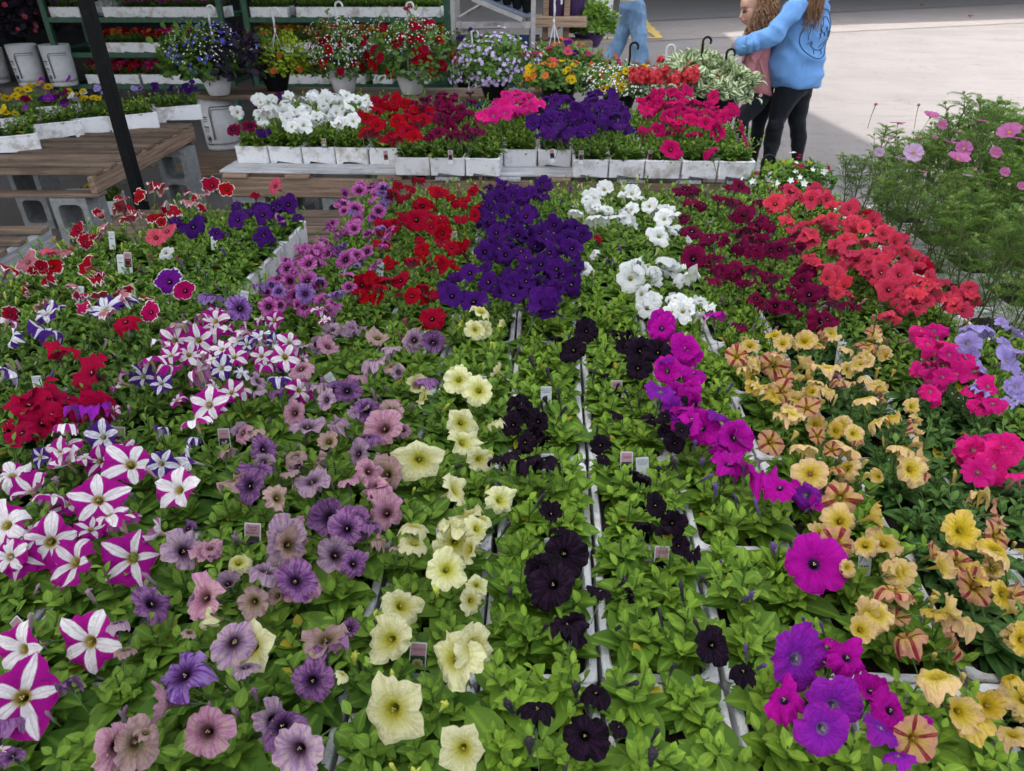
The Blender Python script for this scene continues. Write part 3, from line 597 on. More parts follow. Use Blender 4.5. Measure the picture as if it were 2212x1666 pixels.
# ------------------------------------------------------------------ blossoms of the main bed: code x y width facing, read off enlarged views (offset, divisor)
B3 = {(0, 705): '''K 580 310 320 f;K 430 150 210 b;K 380 220 130 u;K 340 490 230 u;K 270 640 280 f;K 50 650 110 u;K 180 450 150 b;K 520 500 130 u;K 120 720 140 u;K 640 580 190 b;K 330 580 190 u
V 80 90 150 l;V 60 290 210 b;V 320 30 220 b;V 920 340 190 f;V 1050 390 140 f;V 670 740 210 f;V 260 870 150 f;V 1060 670 120 b;V 1270 740 120 b;V 1570 320 120 u
S 1130 110 200 f;S 1290 110 210 f;S 1110 200 160 u;S 1230 200 170 f;S 1380 230 170 u;S 1550 120 160 f;S 1660 120 160 f;S 1520 210 170 u;S 1700 230 170 u;S 1880 130 160 f;S 1850 220 210 f;S 1960 220 120 u;S 1280 300 190 b;S 770 380 170 l;S 1350 530 250 f;S 1150 490 150 u;S 1500 440 170 u;S 1570 430 140 u;S 1270 620 230 b;S 420 780 230 u;S 640 900 210 f;S 850 910 330 f;S 430 890 230 u;S 550 870 140 u;S 1140 1080 330 f;S 640 1150 340 f;S 450 1160 200 u;S 90 980 220 u;m 600 530 280 b;S 440 650 180 b;S 700 1230 260 u;S 790 1260 240 b;S 600 1330 190 u;S 30 1310 350 f;S 330 1430 350 f;S 60 1520 260 f;S 460 1550 390 f;S 850 1530 370 f;S 1400 10 200 u;S 1180 0 150 b;S 980 220 190 b;S 1100 270 150 b;S 740 560 120 u;S 1620 170 130 f;S 1440 160 150 u
D 1840 300 130 u;J 1950 290 180 u;D 1790 430 150 b;L 1680 430 110 b;L 2060 390 180 b;D 2180 430 150 r;L 2060 140 140 r;L 2150 50 130 f;L 2000 660 230 u;L 1560 700 140 u;j 1650 690 160 b;j 1480 820 140 b;D 1720 820 200 r;j 2130 770 180 f;j 2050 910 180 l;L 1930 930 160 l;L 2020 1020 240 u;D 1670 940 220 b;D 1610 1060 250 f;D 2130 1260 280 f;L 1840 1430 350 f;L 1740 1600 260 b;L 1210 1480 290 r;D 1220 1330 140 u;J 1370 1460 140 u;C 1550 1550 210 u;J 1930 1640 250 u;j 1880 960 130 b''',
(737, 705): '''L 470 110 175 f;D 600 120 180 f;L 60 50 180 f;C 870 40 150 f;j 240 90 150 u;L 220 230 190 b;L 330 150 130 b;j 330 270 150 u;D 540 360 200 b;D 40 440 180 f;D 170 560 200 f;J 380 540 170 r;J 270 680 290 f;J 400 690 130 u;D 170 730 180 b;C 510 890 320 f;C 780 650 240 f;C 800 770 240 r;C 890 440 240 f;C 760 370 190 f;C 740 300 210 u;C 1010 310 130 l;C 530 480 150 l;j 290 980 240 f;J 200 1070 230 l;C 1040 1150 230 r;C 910 1280 140 u;C 480 1310 210 b;C 480 1420 230 b;C 740 1430 290 f;C 690 1600 270 f;j 370 1450 130 b;j 240 1400 150 b;D 90 1560 220 r;D 60 1310 270 f;D 200 1290 190 b
B 1500 170 210 f;B 1590 50 150 f;B 1390 90 100 b;B 1940 180 210 f;B 2050 190 190 f;B 1920 290 200 f;B 1820 50 150 b;B 1830 150 120 f;B 1150 550 190 f;B 1270 640 200 f;B 1110 660 180 f;B 1040 850 230 b;B 1310 870 220 b;B 1670 790 160 l;B 1960 980 170 b;B 1790 580 110 b;B 1700 330 80 b;B 1360 1230 190 u;B 2140 1300 180 f;B 1960 1290 160 b;B 2190 1450 170 f;B 1450 1500 330 f;B 1400 1330 130 b;B 1300 1610 260 f;B 2160 780 150 f;B 1700 870 110 b;B 1330 740 110 b
M 2080 30 200 f;M 2180 180 150 f;M 2110 310 200 f;M 2170 450 190 f;M 2190 560 130 u;M 2190 660 120 u''',
(1475, 705): '''M 30 200 180 f;M 70 310 190 u;M 50 420 160 f;M 120 680 240 f;M 340 740 250 f;m 230 580 190 b;M 300 900 260 u;M 620 1060 240 u;M 800 1040 200 u;M 850 1180 140 r;M 850 1560 410 f
Y 785 115 165 f;y 590 75 120 u;Z 350 210 160 f;Y 430 140 150 u;Z 580 270 205 f;y 430 310 150 l;Y 780 270 170 r;Y 1060 160 120 b;Z 1180 130 160 u;Y 960 60 110 u;Y 930 280 160 b;Y 880 140 90 u;Y 1115 275 105 b;Z 660 350 140 f;Z 650 440 190 f;Y 820 440 150 l;Y 530 400 130 b;Y 750 360 90 u;Y 860 370 120 b;Z 800 550 150 f;Y 660 590 160 b;Y 860 660 160 f;y 990 700 120 f;Y 1100 720 125 f;Y 1170 480 180 b;Z 1300 480 110 r;Y 1250 390 150 b;Y 1070 380 90 b;J 980 360 90 l;Y 1520 610 130 r;Y 1490 700 140 r;Y 1240 630 140 b;Z 570 770 190 f;Y 780 790 190 b;Y 1070 790 260 b;Y 1400 800 180 b;Y 1550 840 200 r;Y 1040 940 200 l;Y 820 980 220 f;Y 1480 950 220 f;Y 1010 1050 150 u;Z 1020 1140 270 f;Y 1015 1290 270 f;Y 1300 1420 270 u;Z 1620 1500 180 r;y 1800 1350 245 f;Y 2060 1330 130 r;Y 2030 1490 200 b;Y 1920 1100 190 b;Y 1390 1610 210 f;Y 1060 1590 110 f;Y 2000 1610 160 r;Y 610 210 110 b;Y 470 230 120 u;Y 1200 210 110 u;Y 720 480 110 u;Y 940 430 100 b
H 1620 40 180 u;H 1590 120 190 u;H 1680 240 200 u;H 1600 390 240 f;H 1880 300 200 u;H 1880 430 150 u;H 2000 510 190 u;H 1870 840 250 f;H 2030 930 300 f;H 2120 810 190 f;H 1830 220 130 u;H 1720 330 120 u
A 1900 20 250 b;A 1840 130 175 f;A 2160 70 150 r;A 2110 240 200 f;A 2180 330 90 u;A 2090 500 140 u;A 2190 490 110 u;A 2190 180 100 b''',
(0, 1110): '''S 570 870 430 f;S 130 920 380 f;S 150 1220 510 f;D 1010 600 320 r;L 780 720 170 b;C 1320 680 240 l;L 1520 870 310 f;L 1280 560 200 u;L 1480 470 200 u;j 1650 600 200 f;j 1800 560 140 f;g 1190 1060 390 u;J 1340 1440 370 f;J 790 1530 330 r;C 640 1590 190 l;j 960 1440 150 b;L 1790 1370 300 r;L 1930 1560 370 f;D 2030 1120 290 f;D 2110 850 280 b;J 1960 470 280 u;D 90 1590 190 u;j 830 900 150 b;D 440 1100 180 b;L 1600 1010 200 b;S 10 1560 140 u;j 1240 790 110 b''',
(737, 1110): '''C 400 620 290 r;C 850 590 190 r;C 310 850 340 f;C 730 950 400 u;C 330 1310 440 f;C 790 1560 330 f;C 880 490 150 f;B 1360 480 340 f;B 1460 720 260 b;B 1890 550 120 r;B 1680 510 180 b;B 1270 1260 280 b;B 1580 1470 350 f;B 1800 1400 140 b;B 1650 1170 230 b;D 60 770 140 u;C 20 1060 120 b''',
(1475, 1110): '''m 750 970 400 f;M 640 1210 330 u;m 910 1440 420 f;M 1210 1160 260 u;M 1350 1290 320 u;m 1280 1400 240 b;Z 1490 1490 260 f;M 1540 1420 180 f;m 1380 1580 190 b;B 190 880 240 f;B 380 1030 240 b;B 60 270 130 b;M 960 840 130 b;Y 1200 690 240 f;Z 1380 690 140 u;Y 1400 420 200 r;Y 1350 510 250 b;Y 1620 1060 290 b;Y 1790 1320 310 f;y 1970 1270 230 f;Z 1880 500 230 f;y 2070 550 210 f;Y 2130 650 160 r;Y 2150 830 210 l;y 2100 1080 160 b;Y 2120 1450 200 b;Y 1990 390 150 l;Y 1040 400 150 u;y 1620 650 170 b'''}
B4 = {(0, 368.7): '''E 1360 130 170 b;E 1200 240 170 f;E 1830 140 180 f;E 1960 180 150 f;e 1780 210 150 u;E 1070 310 210 b;E 1110 410 210 b;e 870 400 130 u;E 1340 410 180 u;E 1500 360 170 u;e 1640 280 150 u;P 1530 440 160 u;P 1670 500 210 f;Q 1350 600 190 f;Q 1440 540 180 f;E 670 530 180 f;E 740 620 160 u;X 840 580 110 u;W 1430 730 150 f;Q 440 700 170 b;y 470 620 90 l;T 620 700 90 l;e 240 810 210 f;E 450 840 210 u;E 760 850 230 f;E 90 850 210 b;E 400 950 180 u;E 200 1050 160 l;N 1460 980 250 f;X 1600 1060 230 f;g 1840 1090 250 b;g 2080 1210 270 f;V 900 1200 320 u;V 1090 1140 190 u;E 860 1080 180 b;E 1270 1110 140 b;X 1300 1250 200 f;K 1080 1320 260 u;V 400 1250 230 u;V 500 1200 150 u;S 90 1310 190 b;S 1850 1320 270 f;S 1870 1240 170 u;j 1560 1340 180 b;P 2050 440 190 f;P 2170 360 150 u;E 1050 250 120 u;E 1160 380 100 u;S 1960 1380 150 u;S 1740 1270 140 b''',
(553, 368.7): '''P 50 400 210 f;P 150 330 190 u;P 280 310 190 f;P 60 580 210 f;P 120 630 150 u;R 0 250 120 u;Q 160 150 160 f;G 210 430 120 r;G 890 190 150 f;G 980 180 110 u;G 1100 180 140 f;G 780 270 120 b;G 860 350 150 f;G 760 370 100 f;G 1060 370 135 f;G 640 480 200 f;G 830 510 180 f;G 960 560 120 f;G 570 620 130 u;G 420 720 180 f;G 530 720 170 f;G 450 820 200 f;G 650 700 120 u;G 770 790 180 f;G 880 750 150 f;G 960 720 140 f;G 280 870 160 f;G 190 950 150 u;G 300 980 160 f;G 440 970 200 f;G 350 1100 240 f;G 100 1070 150 f;G 110 1200 190 f;g 680 1070 180 b;G 420 1200 200 u;g 30 1000 140 b;G 730 280 110 u;G 1030 230 110 u;G 890 430 110 u;G 790 560 110 u;G 360 780 140 u;G 240 1050 130 u;G 560 1010 130 f;G 1000 130 100 u;g 870 820 110 b;G 700 560 130 b;G 500 1130 130 u;G 330 900 120 u
R 1220 150 130 f;R 1410 90 150 b;R 1580 200 190 f;R 1340 170 110 u;R 1760 260 200 u;R 1910 160 120 r;R 1440 320 200 f;R 1380 440 230 f;R 1590 420 200 u;R 1120 510 220 f;R 1200 480 130 f;R 1100 650 200 u;R 1610 560 190 f;R 1440 710 160 f;R 1780 710 230 u;R 1600 770 160 u;R 1180 810 140 b;R 1500 860 110 b;R 920 1010 220 f;R 1060 980 140 f;R 1040 1110 170 f;R 1240 1090 90 b;R 1510 1090 200 u;R 1520 1300 235 f;R 1880 340 130 b;R 1230 250 150 u;R 1480 380 150 u;R 1680 240 110 u;R 1640 620 100 u;R 1180 220 110 u;R 1300 230 110 b;R 1820 280 100 u;R 880 1080 120 u;R 1430 1000 110 b
P 1690 1100 240 f;P 1880 1150 250 f;P 2000 980 230 f;P 1840 900 210 f;P 1700 920 150 u;P 2120 1060 200 f;P 1620 1000 150 u;P 1980 860 130 u
C 1960 1400 190 f;C 1950 1230 230 u;C 2130 1350 100 l;L 860 1370 220 u;L 650 1400 200 u;L 560 1540 180 l;L 1360 1490 210 f;D 1550 1500 200 f;S 150 1320 200 f;S 560 1220 150 u;S 40 1300 130 u;S 590 1310 130 u''',
(1106, 368.7): '''W 800 170 180 f;W 690 240 180 f;W 1040 210 190 f;W 750 330 150 u;W 830 350 120 f;W 560 370 160 b;W 720 420 220 b;W 910 400 150 b;W 980 430 140 f;W 1330 350 190 f;W 1310 430 190 f;W 1280 580 240 f;W 1530 620 90 r;W 690 740 150 l;W 620 870 140 l;W 1050 790 210 b;W 1330 770 230 b;W 1030 950 270 f;W 1230 880 150 u;W 1420 880 200 u;W 1540 900 190 b;W 1220 1150 180 f;W 1470 1230 230 f;W 1620 1140 180 u;W 1700 1200 130 u;W 1370 880 160 f;W 640 260 130 u;W 1250 360 90 u;W 960 240 130 u;W 950 350 110 b
M 1300 1370 290 f;M 1490 1560 270 f;H 1520 1480 200 u;M 1740 1250 220 b;R 740 610 100 u;M 1560 1560 150 u
U 1980 150 200 f;U 1490 170 190 u;U 1540 260 190 u;U 2000 390 200 f;U 1560 530 230 u;U 1700 580 200 u;U 1570 780 240 f;U 1900 890 260 f;U 1480 420 140 u;U 1960 650 200 u;U 2170 640 150 u;U 1780 270 170 u;U 1900 270 170 b;U 1750 950 160 b;U 2000 1010 170 u;U 2100 1120 200 u;U 2180 1180 160 u;U 1980 1360 160 u;U 1640 300 150 u;U 1430 190 120 u;U 2050 520 150 b;U 2130 280 130 u;U 1890 150 140 u;U 2080 700 130 b;U 1640 640 130 b;U 2060 860 130 b;U 1560 190 130 u;U 2100 460 130 u
C 250 1500 10 u''',
(1659, 368.7): '''U 100 700 200 f;U 330 900 200 f;U 290 970 180 f;U 350 1090 210 f;U 470 1320 280 f;U 60 1190 220 f;U 170 600 140 b;U 540 1150 130 b;U 640 1160 150 b;U 750 1190 110 u;U 70 1060 110 u;U 230 700 120 b
O 200 200 180 f;O 60 300 210 f;O 260 240 170 u;O 400 210 180 f;O 520 270 170 f;O 350 600 230 f;O 210 520 160 u;O 400 420 200 b;O 500 490 170 u;O 700 340 180 f;O 740 280 150 u;R 860 360 120 u;O 560 320 170 u;O 720 480 190 f;O 910 450 170 f;O 600 440 160 u;O 1000 560 180 f;O 1110 640 180 f;O 880 600 200 b;O 700 600 170 u;O 640 640 200 b;O 760 780 200 f;O 860 750 200 u;O 460 830 210 b;O 590 950 290 f;O 990 900 240 f;O 590 1080 150 f;O 720 1090 120 r;O 1180 890 160 r;R 1350 860 190 f;O 1400 960 180 f;O 1520 970 140 u;O 1050 1050 260 f;O 930 1010 170 u;O 1240 1120 200 f;O 1470 1080 200 u;O 1620 1080 180 u;O 1740 1040 150 f;O 1830 1140 140 r;O 1690 1150 200 u;O 1690 1230 180 f;O 1000 1240 190 b;O 1100 1290 140 u;O 1570 1180 140 u;O 1290 1210 150 u;O 240 190 120 u;O 1280 1140 130 u;O 120 230 140 u;O 330 260 150 u;O 460 250 140 u;O 640 300 130 u;O 800 430 150 u;O 850 520 150 u;O 950 520 150 u;O 560 400 150 b;O 1060 730 160 f;O 820 850 140 u;O 1140 1000 160 u;O 1180 1060 150 u;O 1340 1040 150 u;O 1430 1040 150 b;O 1560 1090 140 u;O 1600 1150 150 u;O 1760 1100 140 u;O 1370 1140 150 f'''}
def plane_z(v):   # canopy height of the blossoms, taller towards the back of the bed
    return .705 if v > 1000 else .705 + (1000 - v) / 600 * .075
for table, dv in ((B3, 3.0), (B4, 4.0)):
    for (ox, oy), txt in table.items():
        for it in txt.replace('\n', ';').split(';'):
            if not it.strip(): continue
            cde, x, y, wd, fc = it.split(); x, y, wd = float(x), float(y), float(wd)
            if wd < 20: continue
            if dv == 3 and oy == 705 and y > 1600 and cde in 'SC' and x > 3000: continue
            u, v = ox + x / dv, oy + y / dv
            z = plane_z(v) + rnd.uniform(-.012, .012) + (.02 if fc == 'b' else 0)
            p = P(u, v, z); sz = wd / dv * depth(p) / F
            bloom(cde, p, min(sz, .13) * 1.04, fc, nearest(p, 'main'), far=v < 640)
def in_poly(x, y, pg):
    c = False; n = len(pg)
    for i in range(n):
        (x0, y0), (x1, y1) = pg[i], pg[i - 1]
        if (y0 > y) != (y1 > y) and x < (x1 - x0) * (y - y0) / (y1 - y0) + x0: c = not c
    return c
def scatter(codes, pg, n, size, z=None, zone='main', mind=.5, fac='fffuurlb'):
    xs = [q[0] for q in pg]; ys = [q[1] for q in pg]; done = []; tries = 0
    while len(done) < n and tries < n * 60:
        tries += 1; u, v = rnd.uniform(min(xs), max(xs)), rnd.uniform(min(ys), max(ys))
        if not in_poly(u, v, pg): continue
        zz = (plane_z(v) if z is None else z) + rnd.uniform(-.015, .025)
        p = P(u, v, zz)
        if any((p - q).length < size * mind for q in done): continue
        done.append(p); bloom(rnd.choice(codes), p, size * rnd.uniform(.8, 1.15), rnd.choice(fac), nearest(p, zone), far=v < 640)
scatter('P', [(1045, 405), (1180, 405), (1175, 450), (1130, 470), (1255, 480), (1265, 545), (1235, 600), (1240, 660), (1190, 690), (1120, 660), (1070, 600), (1030, 520), (1040, 450)], 95, .082, mind=.42)
scatter('P', [(1040, 400), (1180, 400), (1175, 425), (1050, 440)], 10, .075)
scatter('O', [(1640, 430), (1790, 430), (1960, 560), (2110, 670), (2070, 695), (1960, 650), (1800, 540), (1680, 470)], 26, .075, mind=.5, fac='uuf')
scatter('U', [(1455, 420), (1620, 410), (1680, 500), (1700, 600), (1640, 640), (1540, 560), (1470, 500)], 18, .07, mind=.6, fac='uub')
EXTRA = [('SSSV', [(330, 735), (480, 700), (670, 760), (660, 860), (500, 900), (350, 850)], 15, .062), ('SSV', [(80, 930), (420, 950), (430, 1110), (330, 1240), (0, 1240), (0, 1010)], 11, .075), ('D', [(0, 1330), (200, 1330), (240, 1600), (0, 1640)], 1, .08),
 ('LLDJj', [(640, 720), (880, 700), (880, 860), (860, 1010), (680, 1040), (520, 1000), (500, 900)], 14, .056), ('LDJj', [(480, 1010), (850, 1000), (840, 1160), (690, 1300), (430, 1330), (350, 1230)], 14, .070), ('LDJCj', [(230, 1340), (740, 1300), (700, 1640), (230, 1650)], 5, .085),
 ('C', [(900, 780), (1080, 780), (1100, 1010), (1050, 1330), (900, 1330), (900, 1000)], 8, .065), ('C', [(790, 1330), (1040, 1330), (1040, 1640), (790, 1640)], 1, .07), ('B', [(1080, 870), (1200, 870), (1280, 1260), (1270, 1400), (1150, 1380), (1060, 1010)], 6, .055), ('B', [(1320, 730), (1450, 750), (1560, 1230), (1560, 1420), (1420, 1180), (1400, 950)], 7, .045),
 ('MMm', [(1410, 700), (1500, 740), (1560, 880), (1630, 960), (1600, 1030), (1500, 980), (1420, 850)], 12, .072), ('Mm', [(1640, 1020), (1780, 1030), (1790, 1110), (1680, 1100)], 2, .07), ('Mm', [(1660, 1400), (1800, 1360), (2000, 1600), (1900, 1660), (1700, 1640)], 2, .08),
 ('YYYZy', [(1570, 740), (1890, 720), (1930, 830), (1990, 900), (2020, 1010), (1960, 1060), (1830, 1050), (1700, 930), (1600, 860)], 38, .048), ('YZy', [(1750, 1050), (1900, 1060), (1960, 1200), (1990, 1390), (1850, 1380), (1780, 1200)], 8, .058), ('YyZ', [(2030, 1080), (2200, 1100), (2212, 1560), (2060, 1560), (2000, 1350)], 13, .062),
 ('H', [(1960, 690), (2060, 720), (2170, 860), (2150, 900), (2010, 880), (1960, 780)], 14, .062), ('H', [(2050, 950), (2212, 960), (2212, 1040), (2080, 1030)], 5, .08), ('A', [(2060, 690), (2212, 700), (2212, 890), (2120, 880)], 9, .06),
 ('GGGg', [(740, 410), (850, 400), (850, 500), (800, 600), (720, 680), (560, 680), (600, 580), (700, 500)], 50, .055), ('R', [(850, 400), (1040, 395), (1040, 600), (1000, 640), (780, 660), (800, 560), (850, 480)], 30, .060), ('W', [(1250, 410), (1400, 400), (1470, 480), (1480, 520), (1270, 470)], 14, .065), ('W', [(1340, 560), (1480, 580), (1530, 690), (1400, 690)], 10, .07),
 ('U', [(1460, 500), (1700, 480), (1800, 620), (1800, 710), (1700, 680), (1560, 610)], 28, .058), ('O', [(1650, 430), (1850, 430), (2120, 660), (2080, 700), (1960, 690), (1780, 610), (1700, 520)], 34, .062),
 ('EEe', [(250, 430), (520, 395), (500, 440), (340, 500), (200, 560), (60, 590), (30, 570)], 16, .050), ('EEeX', [(0, 560), (240, 560), (300, 680), (0, 690)], 14, .055), ('K', [(0, 830), (220, 820), (230, 900), (0, 960)], 6, .08), ('P', [(370, 460), (650, 440), (640, 520), (420, 520)], 8, .062)]
for cds, pg, n_, sz_ in EXTRA: scatter(cds, pg, n_, sz_, mind=.62, fac='ffulrrbb')
# back table
scatter('W', [(590, 235), (620, 205), (700, 200), (790, 210), (795, 245), (750, 275), (640, 285), (600, 270)], 46, .095, .86, 'back', .5, 'fffub')
scatter('W', [(555, 215), (640, 195), (620, 260), (560, 275)], 16, .095, .86, 'back', .5, 'fub')
for it in 'U 505 282 .09 f;U 540 275 .09 f;P 570 285 .08 u;U 560 235 .08 u;P 610 215 .09 u;W 515 245 .10 f;P 600 250 .09 u;W 565 255 .09 f;U 600 205 .08 u;P 585 240 .08 b'.split(';'):
    cde, u, v, s_, f_ = it.split(); p = P(float(u), float(v), .80); bloom(cde, p, float(s_), f_, nearest(p, 'back'), far=True)
scatter('R', [(780, 235), (830, 210), (930, 225), (925, 290), (850, 310), (790, 295), (770, 270)], 34, .095, .85, 'back', .55, 'ffub')
scatter('U', [(880, 230), (940, 195), (1020, 200), (1035, 260), (1030, 300), (980, 300), (900, 295)], 44, .09, .84, 'back', .5, 'fuub')
scatter('H', [(1030, 235), (1100, 195), (1170, 215), (1165, 245), (1100, 245), (1045, 270)], 34, .10, .86, 'back', .45, 'fuub')
scatter('P', [(1150, 235), (1180, 200), (1340, 205), (1350, 240), (1370, 290), (1300, 275), (1240, 300), (1150, 280)], 80, .095, .85, 'back', .45, 'ffub')
scatter('h', [(1350, 215), (1400, 200), (1520, 200), (1600, 240), (1590, 260), (1500, 270), (1410, 260)], 52, .095, .85, 'back', .45, 'ffuub')
for it in 'h 1408 235 .12 f;h 1420 285 .10 f;h 1450 325 .12 f;h 1500 290 .10 b;h 1550 290 .11 f;h 1530 325 .10 b;h 1470 278 .09 u;h 1390 290 .10 u;h 1605 275 .09 r;h 1612 305 .09 r;R 842 295 .13 f;R 890 235 .11 f;R 858 268 .09 u;R 875 280 .09 u;U 975 280 .10 f;U 1015 290 .09 b;P 1290 270 .12 u;P 1170 290 .09 u;P 1215 300 .09 b;W 650 270 .12 u;W 715 215 .10 f;W 700 262 .10 u;h 1445 288 .08 b;h 1575 260 .08 r'.split(';'):
    cde, u, v, s_, f_ = it.split(); p = P(float(u), float(v), .80); bloom(cde, p, float(s_), f_, nearest(p, 'back'), far=True)
# unopened and spent buds on every tray, in the colour of its blossoms
for d in TRAYS:
    cnt = d['cnt']; main = max(cnt, key=cnt.get) if cnt else None; d['main'] = main
    if main is None:
        nb = [e for e in TRAYS if e['zone'] == d['zone'] and e['cnt']]
        e = min(nb, key=lambda e: (e['x'] - d['x']) ** 2 + (e['y'] - d['y']) ** 2); main = max(e['cnt'], key=e['cnt'].get); d['budonly'] = main
    n = {'B': 9, 'C': 6, 'Y': 8, 'M': 8, 'L': 7, 'S': 5}.get(main, 5)
    if d['zone'] == 'back': n = 3
    for k in range(n):
        x, y = rnd.uniform(-.085, .085), rnd.uniform(-.13, .13)
        if any((x - bx) ** 2 + (y - by) ** 2 < (br * .95) ** 2 for bx, by, br in d.get('bl', ())): continue
        q = Vector((rnd.uniform(-.6, .6), rnd.uniform(-.6, .4), 1)).normalized().to_track_quat('Z', 'Y')
        sp_ = rnd.random() < .4
        inst('bud', rnd.choice(BUD[4:] if sp_ else BUD[:4]), d['o'], budm(main), (x, y, rnd.uniform(.065, .10)), q, rnd.uniform(.020, .032))
ORD = ['first', 'second', 'third', 'fourth', 'fifth', 'sixth', 'seventh', 'eighth', 'ninth', 'tenth', 'eleventh', 'twelfth', 'thirteenth', 'fourteenth', 'fifteenth', 'sixteenth', 'seventeenth', 'eighteenth']
LEAFD = {'broad': 'broad', 'mid': 'leafy', 'dense': 'small'}
rows = {}
for d in TRAYS:
    key = (d['zone'], d['ij'][1]); rows.setdefault(key, []).append(d)
for (zone, r_), ds in rows.items():
    ds.sort(key=lambda e: e['x'])
    for k, d in enumerate(ds):
        what = DESC[d['main']] if d['main'] else 'mostly green ' + DESC[d['budonly']].replace('petunias', 'petunia buds')
        cols = sorted(d['cnt'], key=d['cnt'].get, reverse=True)
        what = DESC[d['main']] if d['main'] else 'green ' + DESC[d['budonly']].replace('petunias', 'petunia buds')
        if zone == 'main': lab = f'tray of {what}, {ORD[k]} from left, {"front" if r_ < 0 else ORD[r_ + 1]} row of the big bed'
        else: lab = f'tray of {what}, {ORD[k]} from left, {["front", "second", "third", "rearmost"][r_]} row on the white table'
        tag(d['o'], lab.replace('mostly green ', 'green '), 'flower tray', 'trays of the big petunia bed' if zone == 'main' else 'petunia trays on the white plank table')
# ------------------------------------------------------------------ tags in the trays
def text_mesh(s_, size, mat, extr=0.0):
    cu = bpy.data.curves.new('t', 'FONT'); cu.body = s_; cu.size = size; cu.align_x = 'CENTER'; cu.align_y = 'CENTER'; cu.space_line = .95; cu.resolution_u = 3; cu.extrude = extr
    o = bpy.data.objects.new('t', cu); sc.collection.objects.link(o); dg = bpy.context.evaluated_depsgraph_get()
    me = bpy.data.meshes.new_from_object(o.evaluated_get(dg)); bpy.data.objects.remove(o); me.materials.clear(); me.materials.append(mat); return me
card_w = simple('tag_white', (.62, .65, .67), .45, .05); card_p = simple('tag_pink', (.45, .24, .28), .45, .05); photo_dk = simple('tag_photo_foliage', (.03, .05, .025), .4, .6, 300)
def card(w_, h_, c):
    b = MB(); pts = rrect(w_, h_, .002, 2, True); n = len(pts)
    b.add([(x, y, 0) for x, y in pts] + [(x, y, -.0008) for x, y in pts], [tuple(range(n)), tuple(range(n, 2 * n))[::-1]] + [(i, (i + 1) % n, n + (i + 1) % n, n + i) for i in range(n)]); return b.mesh('card', c, False)
CW, CPK = card(.030, .085, card_w), card(.032, .090, card_w)
pink_h = card(.028, .024, card_p); pic = card(.028, .036, photo_dk)
TX = dict(canada=text_mesh('CULTIVÉ AU\nGROWN IN\nCANADA', .0052, ink_m), lines=text_mesh('Cultivé au Canada\nGrown in Canada\nSoleil\nFull Sun', .0036, ink_m), blue=text_mesh('Petunia\nShine\nBlueberry', .0062, ink_m),
          star=text_mesh('PETUNIA\nMIX / MÉLANGE', .0026, ink_m), black=text_mesh('PETUNIA BLACK\nVELVET TRES NOIR\nDEEP PURPLE', .0030, ink_m), yel=text_mesh('PETUNIA GRANDIFLORA\nJAUNE / LIME', .0028, ink_m))
SYM = MB()
for k in range(3): SYM.tube([(-.006 + .006 * k, 0, 0), (-.006 + .006 * k, 0, .0004)], .0022, 8)
SYM = SYM.mesh('symbol', ink_m)
def put_tag(kind, u, v, zt, label, lean=0, col='B', txt=None, parent_zone='main', s=1.0, yaw=0.0):
    s *= .85; zt -= .012
    top = P(u, v, zt)
    rot = Matrix.Rotation(yaw, 4, 'Z') @ Matrix.Rotation(lean, 4, 'Y') @ Matrix.Rotation(R(68), 4, 'X')
    h = (.085 if kind == 'w' else .09) * s
    base = top - (rot.to_3x3() @ Vector((0, 1, 0))) * h / 2 * 1.0
    t = empty('plant_tag', base, 0, label, 'plant tag', 'plastic tags standing in the trays'); t.rotation_euler = rot.to_euler(); t.scale = (s, s, s)
    if kind == 'w':
        inst('card', CW, t); inst('lettering', TX[txt or 'lines'], t, loc=(0, .031 if txt == 'canada' else .026, .0006))
        if not txt: inst('symbol', SYM, t, loc=(0, .008, .0006))
    else:
        inst('card', CPK, t); inst('header', pink_h, t, loc=(0, .0305, .0006)); inst('picture', pic, t, loc=(0, .0, .0006))
        inst('lettering', TX[txt or 'black'], t, loc=(0, .031, .0012))
        inst('printed_flower', rnd.choice(LOW['open']), t, PM[col], (0, .001, .0014), (0, 0, rnd.uniform(0, 6)), (.0125, .0125, .0004))
    return t
put_tag('p', 546, 1130, .69, 'pink headed tag with a printed purple flower beside dusky petunia', .08, 'D', 'blue', s=1.15)
put_tag('p', 958, 1140, .68, 'white edged tag picturing a yellow flower among cream petunias', 0, 'C', 'yel', s=1.05)
put_tag('p', 1354, 976, .69, 'tag picturing a dark flower between black petunias and a white tag', 0, 'B')
put_tag('p', 1431, 1180, .68, 'tag picturing a black flower beside the lower right black petunias', .05, 'B')
put_tag('p', 1040, 812, .68, 'pink tag just behind the topmost cream star flowers', .1, 'C', 'yel')
put_tag('p', 1333, 822, .68, 'half hidden dark tag below the upper black petunia cluster', 0, 'B')
put_tag('p', 257, 922, .68, 'pink tag half hidden behind a spent striped flower', .05, 'S', 'star')
put_tag('p', 482, 926, .69, 'pink tag beside the lilac petunia on the left', -.05, 'S', 'star')
put_tag('p', 28, 1338, .68, 'tilted tag with a star flower picture above the lower left stars', -.8, 'S', 'star')
put_tag('p', 905, 1388, .67, 'tag half buried under the long cream blossom', .1, 'C', 'yel')
put_tag('w', 1180, 835, .68, 'white tag beside a single red petal among the black petunias', 0, txt='canada', s=1.1)
put_tag('w', 1183, 980, .68, 'white tag behind a drooping black petunia in the centre', 0, txt='canada', s=1.1)
put_tag('w', 1387, 988, .68, 'white tag to the right of the dark photo tag', -.08, txt='canada', s=1.1)
put_tag('w', 1190, 1162, .66, 'white tag hidden behind the tall black spent flower', -.08, txt='canada')
put_tag('w', 77, 812, .69, 'white tag left of the large crimson blossom', -.12, txt='canada')
